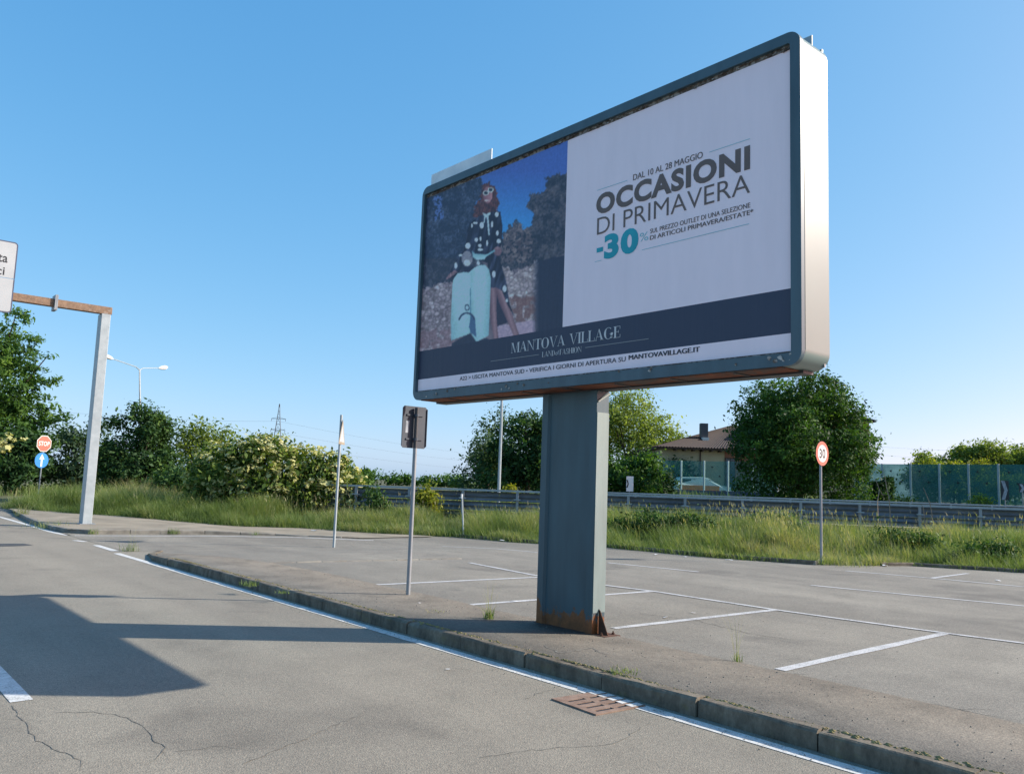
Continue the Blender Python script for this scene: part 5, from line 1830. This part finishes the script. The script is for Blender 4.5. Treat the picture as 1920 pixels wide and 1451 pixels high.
def barrier(label, pxs, depth_f, top_z, bot_z, plinth, glass):
    P0 = D(pxs[0], 920, depth_f(pxs[0]))
    o = thing('noise_barrier', label, 'noise barrier', (P0[0], P0[1], 0), 0, 'glass noise barriers')
    pts = [D(p, 920, depth_f(p))[:2] - P0[:2] for p in pxs]
    r = random.Random(int(pxs[0]))
    for i, p in enumerate(pts):
        mb = MB(); mb.box(p[0] - .06, p[0] + .06, p[1] - .06, p[1] + .06, .5, top_z + .03); mb.build('barrier_post', MT['galv'], o)
    for a_, b_ in zip(pts[:-1], pts[1:]):
        d = (b_ - a_) / np.hypot(*(b_ - a_))
        nr = np.array([-d[1], d[0]])
        a2, b2 = a_ + d * .065, b_ - d * .065
        mb = MB()
        mb.prism([(a2[0], a2[1], bot_z), (b2[0], b2[1], bot_z), (b2[0], b2[1], top_z), (a2[0], a2[1], top_z)], (nr[0] * .015, nr[1] * .015, 0))
        pn = mb.build('glass_panel', glass, o)
        L = np.hypot(*(b2 - a2))
        for f, zz in ((.3, top_z - .5), (.66, top_z - 1.25)):
            c = a2 + d * L * (f + r.uniform(-.05, .05)) - nr * .012
            ang = r.uniform(-.9, .9)
            mb = MB()
            mb.poly([(c[0] + d[0] * (u * math.cos(ang) - v * math.sin(ang)) * .85, c[1] + d[1] * (u * math.cos(ang) - v * math.sin(ang)) * .85, zz + (u * math.sin(ang) + v * math.cos(ang)) * .85) for u, v in BIRD])
            mb.build('bird_sticker', MT['sign_black'], pn)
        mb = MB()
        mb.prism([(a2[0] - nr[0] * .05, a2[1] - nr[1] * .05, .5), (b2[0] - nr[0] * .05, b2[1] - nr[1] * .05, .5), (b2[0] - nr[0] * .05, b2[1] - nr[1] * .05, bot_z - .02), (a2[0] - nr[0] * .05, a2[1] - nr[1] * .05, bot_z - .02)], (nr[0] * .12, nr[1] * .12, 0))
        mb.build('plinth', plinth, o)


bd = lambda p: 71 - (p - 1300) * (14 / 500)
barrier('teal glass noise barrier with bird stickers in front of the house', [1233, 1277, 1320, 1365, 1411, 1458], bd, 4.2, 1.78, MT['sign_edge'], MT['clear_teal_glass'])
barrier('long teal glass noise barrier right of the big round tree', [1602, 1655, 1708, 1762, 1817, 1873, 1931, 1990, 2050], bd, 4.12, 1.5, MT['concrete'], MT['weathered_teal_glass'])


# ------------------------------------------------------------------ chevron signs by the far guardrail
def chevron(px_, py_, depth, w, h, label, rz, notch=False):
    P = D(px_, py_, depth)
    g0 = gz1(P[0], P[1])
    o = thing('chevron_sign', label, 'chevron sign', (P[0], P[1], g0), hrot + rz, 'curve chevron signs')
    zc_ = P[2] - g0
    mb = MB(); mb.tube([(0, .03, 0), (0, .03, zc_)], .03, 8); mb.build('pole', MT['galv_dull'], o)
    mb = MB(); mb.box(-w / 2, w / 2, -.004, 0, zc_ - h / 2, zc_ + h / 2); pt = mb.build('sign_plate', MT['sign_black'], o)
    mb = MB(); s_ = w
    mb.prism([(x, -.0065, zc_ + z) for x, z in [(-w * .42, -h / 2 + .02), (0, -h / 2 + .02), (w * .36, 0), (0, h / 2 - .02), (-w * .42, h / 2 - .02), (-w * .06, 0)]], (0, .002, 0))
    mb.build('chevron', MT['sign_white' if notch else 'smear'], pt)
    if notch:
        for ob, mm in ((pt, 'sign_white'), (pt.children[0], 'sign_black')):
            ob.data.materials.clear()
            ob.data.materials.append(MT[mm])
        cv = pt.children[0].data
        for v in cv.vertices:
            v.co.x = -w * .5 + (v.co.x + w * .42) * .45
            v.co.z = zc_ + (v.co.z - zc_) * .55
    return o


chevron(1181, 907, 50, .5, .9, 'white chevron sign just right of the pillar behind the guardrail', R(25), True)
chevron(1884, 919, 50, .42, 1.15, 'chevron sign with a bent white arrow before the right glass barrier', R(-25))
chevron(1917, 915, 49, .35, .5, 'small chevron sign nearest the frame edge before the right glass barrier', R(-20))


# ------------------------------------------------------------------ pylons and wires
def pylon(P, H, wb, label, arms):
    o = thing('power_pylon', label, 'power pylon', (P[0], P[1], 0), hrot + R(12), 'power pylons')
    mb = MB()
    lv = np.linspace(0, 1, 12)
    wf = lambda f: wb * (1 - f) ** 1.15 + .25
    th_ = .16
    for f0, f1 in zip(lv[:-1], lv[1:]):
        w0, w1, z0, z1 = wf(f0) / 2, wf(f1) / 2, H * f0, H * f1
        c0 = [(-w0, -w0, z0), (w0, -w0, z0), (w0, w0, z0), (-w0, w0, z0)]
        c1 = [(-w1, -w1, z1), (w1, -w1, z1), (w1, w1, z1), (-w1, w1, z1)]
        for k in range(4):
            mb.bar(c0[k], c1[k], th_)
            mb.bar(c0[k], c1[(k + 1) % 4], th_ * .6)
            mb.bar(c1[k], c1[(k + 1) % 4], th_ * .7)
    mb.build('lattice_tower', MT['sign_back'], o)
    for z in arms:
        mb = MB()
        mb.bar((-3.6, 0, z), (3.6, 0, z), .18); mb.bar((-3.6, 0, z), (0, 0, z + .9), .12); mb.bar((3.6, 0, z), (0, 0, z + .9), .12)
        mb.build('cross_arm', MT['sign_back'], o)
        for sx in (-3.4, 3.4):
            mb = MB(); mb.tube([(sx, 0, z), (sx, 0, z - 1.2)], .1, 5); mb.build('insulator', MT['window'], o)
    return o


zpy = lambda py_, px_, d_: D(px_, py_, d_)[2]
dp = 420
Pa = D(516, 880, dp)
za = [zpy(y, 516, dp) for y in (785, 806, 828)]
pylon(Pa, zpy(757, 518, dp), 7.5, 'lattice power pylon above the elder bush', za)
dq = 900
Pb = D(573, 880, dq)
pylon(Pb, zpy(836, 573, dq), 7.5, 'tiny distant pylon right of the larger one', [zpy(y, 573, dq) for y in (848, 857)])
Pn = D(-240, 860, 330)
Pf = D(1010, 880, 780)
Pr = D(1560, 900, 620)
Ps = D(2100, 930, 420)
wl = thing('power_line', 'faint power lines strung across the sky from the lattice pylon', 'power line', (0, 0, 0))
zf_ = lambda P: [P[2] for _ in range(3)]
ends = [[(*Pn[:2], z + 1.0) for z in za], [(*Pa[:2], z) for z in za], [(*Pf[:2], z - 4.0) for z in za], [(*Pr[:2], z + 12) for z in za], [(*Ps[:2], z + 1) for z in za]]
for A, B_ in zip(ends[:-1], ends[1:]):
    for p, q in zip(A, B_):
        p, q = np.array(p), np.array(q)
        pts = []
        for k in range(15):
            f = k / 14
            c = p + (q - p) * f
            c[2] -= 4 * f * (1 - f) * 3.5
            pts.append(tuple(c - np.array([0, 0, 1.2])))
        mb = MB(); mb.tube(pts, .03, 4, False); mb.build('wire', MT['dark_metal'], wl)


# ------------------------------------------------------------------ grass
def blades(P, H, W, T, lean, r, nseg=2):
    n = len(P)
    az = r.uniform(0, 2 * np.pi, n)
    dx, dy = np.cos(az), np.sin(az)
    wx_, wy_ = -dy, dx
    rows = []
    tt = []
    for f, wf in ((0, 1.0), (.5, .8), (1.0, 0.12)):
        off = lean * H * f ** 1.8
        c = P + np.stack([dx * off, dy * off, H * f * (1 - .12 * f * lean)], -1)
        e = np.stack([wx_, wy_, np.zeros(n)], -1) * (W * wf / 2)[:, None]
        rows += [c + e, c - e]
        tt += [T + .12 * f - .05, T + .12 * f - .05]
    V = np.stack(rows, 1).reshape(-1, 3)
    TT = np.clip(np.stack(tt, 1).reshape(-1), 0, 1)
    b_ = (np.arange(n) * 6)[:, None]
    F = np.concatenate([b_ + np.array([0, 1, 3, 2]), b_ + np.array([2, 3, 5, 4])], 1).reshape(-1, 4)
    return V, F, TT


r = np.random.default_rng(99)
seg = EDGE[1:-1]
segl = np.cumsum(np.r_[0, np.hypot(*np.diff(seg, axis=0).T)])


def verge_points(n, s0, s1, w0, w1, power=1.3):
    t_ = r.uniform(s0, s1, n)
    x = np.interp(t_, segl, seg[:, 0])
    y = np.interp(t_, segl, seg[:, 1])
    t2 = t_ + .05
    x2, y2 = np.interp(t2, segl, seg[:, 0]), np.interp(t2, segl, seg[:, 1])
    x3, y3 = np.interp(t_ - 1.2, segl, seg[:, 0]), np.interp(t_ - 1.2, segl, seg[:, 1])
    x4, y4 = np.interp(t_ + 1.2, segl, seg[:, 0]), np.interp(t_ + 1.2, segl, seg[:, 1])
    d = np.stack([x4 - x3, y4 - y3], -1)
    d /= np.linalg.norm(d, axis=1)[:, None] + 1e-9
    nr = np.stack([-d[:, 1], d[:, 0]], -1)
    w = w0 + (w1 - w0) * r.random(n) ** power
    P = np.stack([x, y], -1) + nr * w[:, None]
    P3 = np.c_[P, np.zeros(n)]
    sd_ = edge_sd(P3)
    ok = sd_ > w0 * .8
    if w0 < 0:
        ok = (sd_ > w0) & ((sd_ > 0.04) | (r.random(len(P3)) < .3))
    P3, sd_ = P3[ok], sd_[ok]
    P3[:, 2] = np.where(sd_ < .1, zs(P3[:, 0], P3[:, 1]), gz(P3)) - .02
    return P3, sd_


stot = segl[-1]
s_a = 20.0            # start a little before the stop sign
s_b = segl[-1] - 3
P1, sd1 = verge_points(340000, s_a, s_b, -0.16, 11.0, 1.6)
nA = vnoise(P1[:, 0] * 10, P1[:, 1] * 10, 14, 31)
nB = vnoise(P1[:, 0] * 10, P1[:, 1] * 10, 40, 32)
nC = vnoise(P1[:, 0] * 10, P1[:, 1] * 10, 6, 33)
keepm = r.random(len(P1)) < .35 + .75 * nC
P1, sd1, nA, nB, nC = P1[keepm], sd1[keepm], nA[keepm], nB[keepm], nC[keepm]
sl1 = P1[:, 0] * RT[0] + P1[:, 1] * RT[1]
H1_ = (0.13 + 0.56 * nA + .26 * nC) * r.uniform(.55, 1.25, len(P1)) * np.clip(.5 + sd1 * .35, .45, 1.0) * (1 - .15 * sstep((sl1 - 2) / 8)) * (1 + .45 * sstep((-sl1 - 7) / 5))
T1 = np.clip(.36 + .6 * (nB - .5) + .5 * (nC - .5) + r.normal(0, .13, len(P1)), 0, .95)
W1 = r.uniform(.008, .019, len(P1))
V, F, T = blades(P1, H1_, W1, T1, r.uniform(.15, 1.0, len(P1)), r)
# tall seed stalks, tan
P2, sd2 = verge_points(7500, s_a, s_b, .8, 8.5, .8)
nA2 = vnoise(P2[:, 0] * 10, P2[:, 1] * 10, 30, 34)
P2 = P2[r.random(len(P2)) < nA2 * 1.1]
V2, F2, T2 = blades(P2, r.uniform(.5, 1.0, len(P2)), r.uniform(.006, .011, len(P2)), r.uniform(.5, .95, len(P2)), r.uniform(.03, .3, len(P2)), r)
# seed heads on the stalks: short fat blades at the top
top = V2.reshape(-1, 6, 3)[:, 4]
V3, F3, T3 = blades(top - [0, 0, .05], r.uniform(.08, .17, len(top)), r.uniform(.012, .024, len(top)), r.uniform(.6, 1, len(top)), r.uniform(.1, .9, len(top)), r)
VV = np.r_[V, V2, V3]
FF = np.r_[F, F2 + len(V), F3 + len(V) + len(V2)]
TT = np.r_[T, T2, T3]
setp(link('verge_grass', fast_mesh('verge_grass', VV, FF, TT), MT['grass']), kind='stuff')
# short rough grass further back round the bushes and up to the barriers
n = 26000
sB = r.uniform(-34, 34, n)
dB = r.uniform(47.5, 74, n)
PB = np.c_[sB[:, None] * RT[None] + dB[:, None] * FW[None], np.zeros(n)]
ok = edge_sd(PB) > .6
PB = PB[ok]
PB[:, 2] = gz(PB) - .02
V, F, T = blades(PB, r.uniform(.25, .8, len(PB)), r.uniform(.03, .06, len(PB)), np.clip(r.normal(.35, .2, len(PB)), 0, 1), r.uniform(.1, .6, len(PB)), r)
setp(link('rough_grass', fast_mesh('rough_grass', V, F, T), MT['grass']), kind='stuff')


# ------------------------------------------------------------------ weeds in the cracks
def weed(px_, py_, z, n, h, w, label, tint=.35, tall=0):
    P = G(px_, py_, z)
    o = setp(link('weed_tuft', None if False else bpy.data.meshes.new('tmp'), None), label, 'weed', 'weeds in the paving')
    me0 = o.data
    q = np.c_[r.normal(0, w, n), r.normal(0, w, n), np.zeros(n)]
    V, F, T = blades(q, r.uniform(.4, 1.1, n) * h, r.uniform(.004, .011, n), np.clip(r.normal(tint, .18, n), 0, 1), r.uniform(.3, 1.2, n), r)
    if tall:
        q2 = np.c_[r.normal(0, w * .6, tall), r.normal(0, w * .6, tall), np.zeros(tall)]
        V2, F2, T2 = blades(q2, r.uniform(.35, .62, tall), r.uniform(.003, .005, tall), r.uniform(.6, .95, tall), r.uniform(.05, .45, tall), r)
        V, F, T = np.r_[V, V2], np.r_[F, F2 + len(V)], np.r_[T, T2]
    o.data = fast_mesh('weed_tuft', V, F, T)
    o.data.materials.append(MT['grass'])
    bpy.data.meshes.remove(me0)
    o.location = (P[0], P[1], z)
    return o


weed(917, 1160, .127, 60, .16, .035, 'wispy grass tuft on the island left of the billboard pillar', .4, 14)
weed(1381, 1240, .117, 22, .1, .02, 'lone thin grass tuft at the lot edge right of the pillar', .6, 7)
weed(467, 1098, .127, 90, .09, .06, 'green weed tuft on the kerb top far left of the pillar', .3)
weed(243, 1033, .003, 70, .22, .09, 'weed tuft on the road line before the island tip', .4, 6)
weed(325, 1001, .02, 80, .22, .1, 'dark weed tuft at the far kerb right of the gantry post', .25)
weed(176, 1001, .02, 60, .2, .08, 'small weed tuft at the far kerb just right of the gantry base', .5)
weed(95, 990, .02, 160, .26, .3, 'sprawling weed patch on the far kerb corner left of the gantry', .45)
weed(42, 968, .03, 130, .55, .12, 'tall yellowish weed at the roadside below the stop sign', .6)
weed(480, 1003, .03, 40, .15, .08, 'low weed tuft at the end of the far kerb', .35)
weed(1165, 1260, .14, 70, .05, .07, 'low moss-like weed along the kerb top above the drain grate', .5)
weed(815, 1148, .12, 40, .04, .09, 'yellowed low weed in the seam right of the rectangular sign', .8)
weed(530, 1112, .13, 40, .05, .05, 'tiny weed behind the kerb near the green tuft', .35)
weed(1600, 1062, .12, 90, .18, .25, 'dry weeds on the dirt gap beside the speed limit sign', .65)


# ------------------------------------------------------------------ litter
def scrap(px_, py_, z, sx, sy, label, mat='litter'):
    P = G(px_, py_, z)
    n_ = 7
    mb = MB()
    ring = []
    for k in range(n_):
        a = 2 * math.pi * k / n_
        ring.append(mb.bm.verts.new((sx * math.cos(a) * r.uniform(.5, 1), sy * math.sin(a) * r.uniform(.5, 1), .004 + r.uniform(0, .35) * min(sx, sy))))
    c = mb.bm.verts.new((0, 0, .004 + .3 * min(sx, sy)))
    for k in range(n_):
        mb.bm.faces.new((ring[k], ring[(k + 1) % n_], c))
    o = mb.build('paper_scrap', MT[mat], None, False, (P[0], P[1], z + .002))
    o.rotation_euler = (0, 0, r.uniform(0, 3))
    return setp(o, label, 'litter', 'litter on the asphalt')


scrap(965, 1128, .113, .09, .035, 'flat white paper scrap between the weed tuft and the pillar')
scrap(786, 1131, .128, .035, .02, 'small white scrap at the foot of the rectangular sign')
scrap(1356, 1275, .113, .03, .018, 'tiny white scrap on the lot below the lone grass tuft')
scrap(1386, 1273, .113, .03, .018, 'tiny white scrap, the right one of the pair below the lone tuft')
scrap(1452, 1297, .113, .025, .015, 'white speck of paper near the end of the closest bay line')
scrap(1595, 1322, .113, .022, .016, 'white speck of paper on the near right asphalt')
scrap(1248, 1158, .113, .07, .03, 'crumpled pale scrap beside the second bay line right of the pillar')
scrap(1300, 1150, .113, .05, .03, 'pale scrap lying on the bay line right of the pillar')
scrap(1367, 1050, .12, .13, .06, 'white crushed cup at the verge kerb right of the pillar')
scrap(1230, 1040, .12, .09, .05, 'white scrap at the verge kerb nearest the pillar')
scrap(1285, 1044, .12, .06, .04, 'small white scrap at the verge kerb between two others')
scrap(1660, 1061, .12, .12, .08, 'pale scrap on the dirt gap by the speed limit sign')
scrap(1872, 1089, .116, .09, .05, 'white scrap on the lot at the far right')
scrap(588, 996, .03, .16, .1, 'blue plastic scrap at the grass edge left of the thin triangular sign', 'litter_blue')
scrap(840, 1255, .003, .035, .012, 'faint pale paper scrap on the road below the kerb')
scrap(940, 1013, .1, .14, .06, 'white scrap at the grass edge left of the pillar')
# grit and gravel on the island and in the gutter
gb = MB()
for k in range(900):
    if k < 500:
        x, y = rng.uniform(5.68, 7.0), rng.uniform(2, 14); z = float(zs(x, y)) + .0165
    elif k < 750:
        x, y = rng.uniform(5.15, 5.5), rng.uniform(1.5, 14); z = .0045
    else:
        x, y = rng.uniform(7.2, 13), rng.uniform(3, 12); z = float(zs(x, y)) + .001
    s_ = rng.uniform(.003, .010)
    a = rng.uniform(0, 6)
    vs = [gb.bm.verts.new((x + s_ * math.cos(a + j * 2.09), y + s_ * math.sin(a + j * 2.09), z)) for j in range(3)] + [gb.bm.verts.new((x, y, z + s_))]
    for f in ((0, 1, 3), (1, 2, 3), (2, 0, 3)):
        gb.bm.faces.new([vs[i] for i in f])
setp(gb.build('gravel', MT['concrete_pale']), kind='stuff')
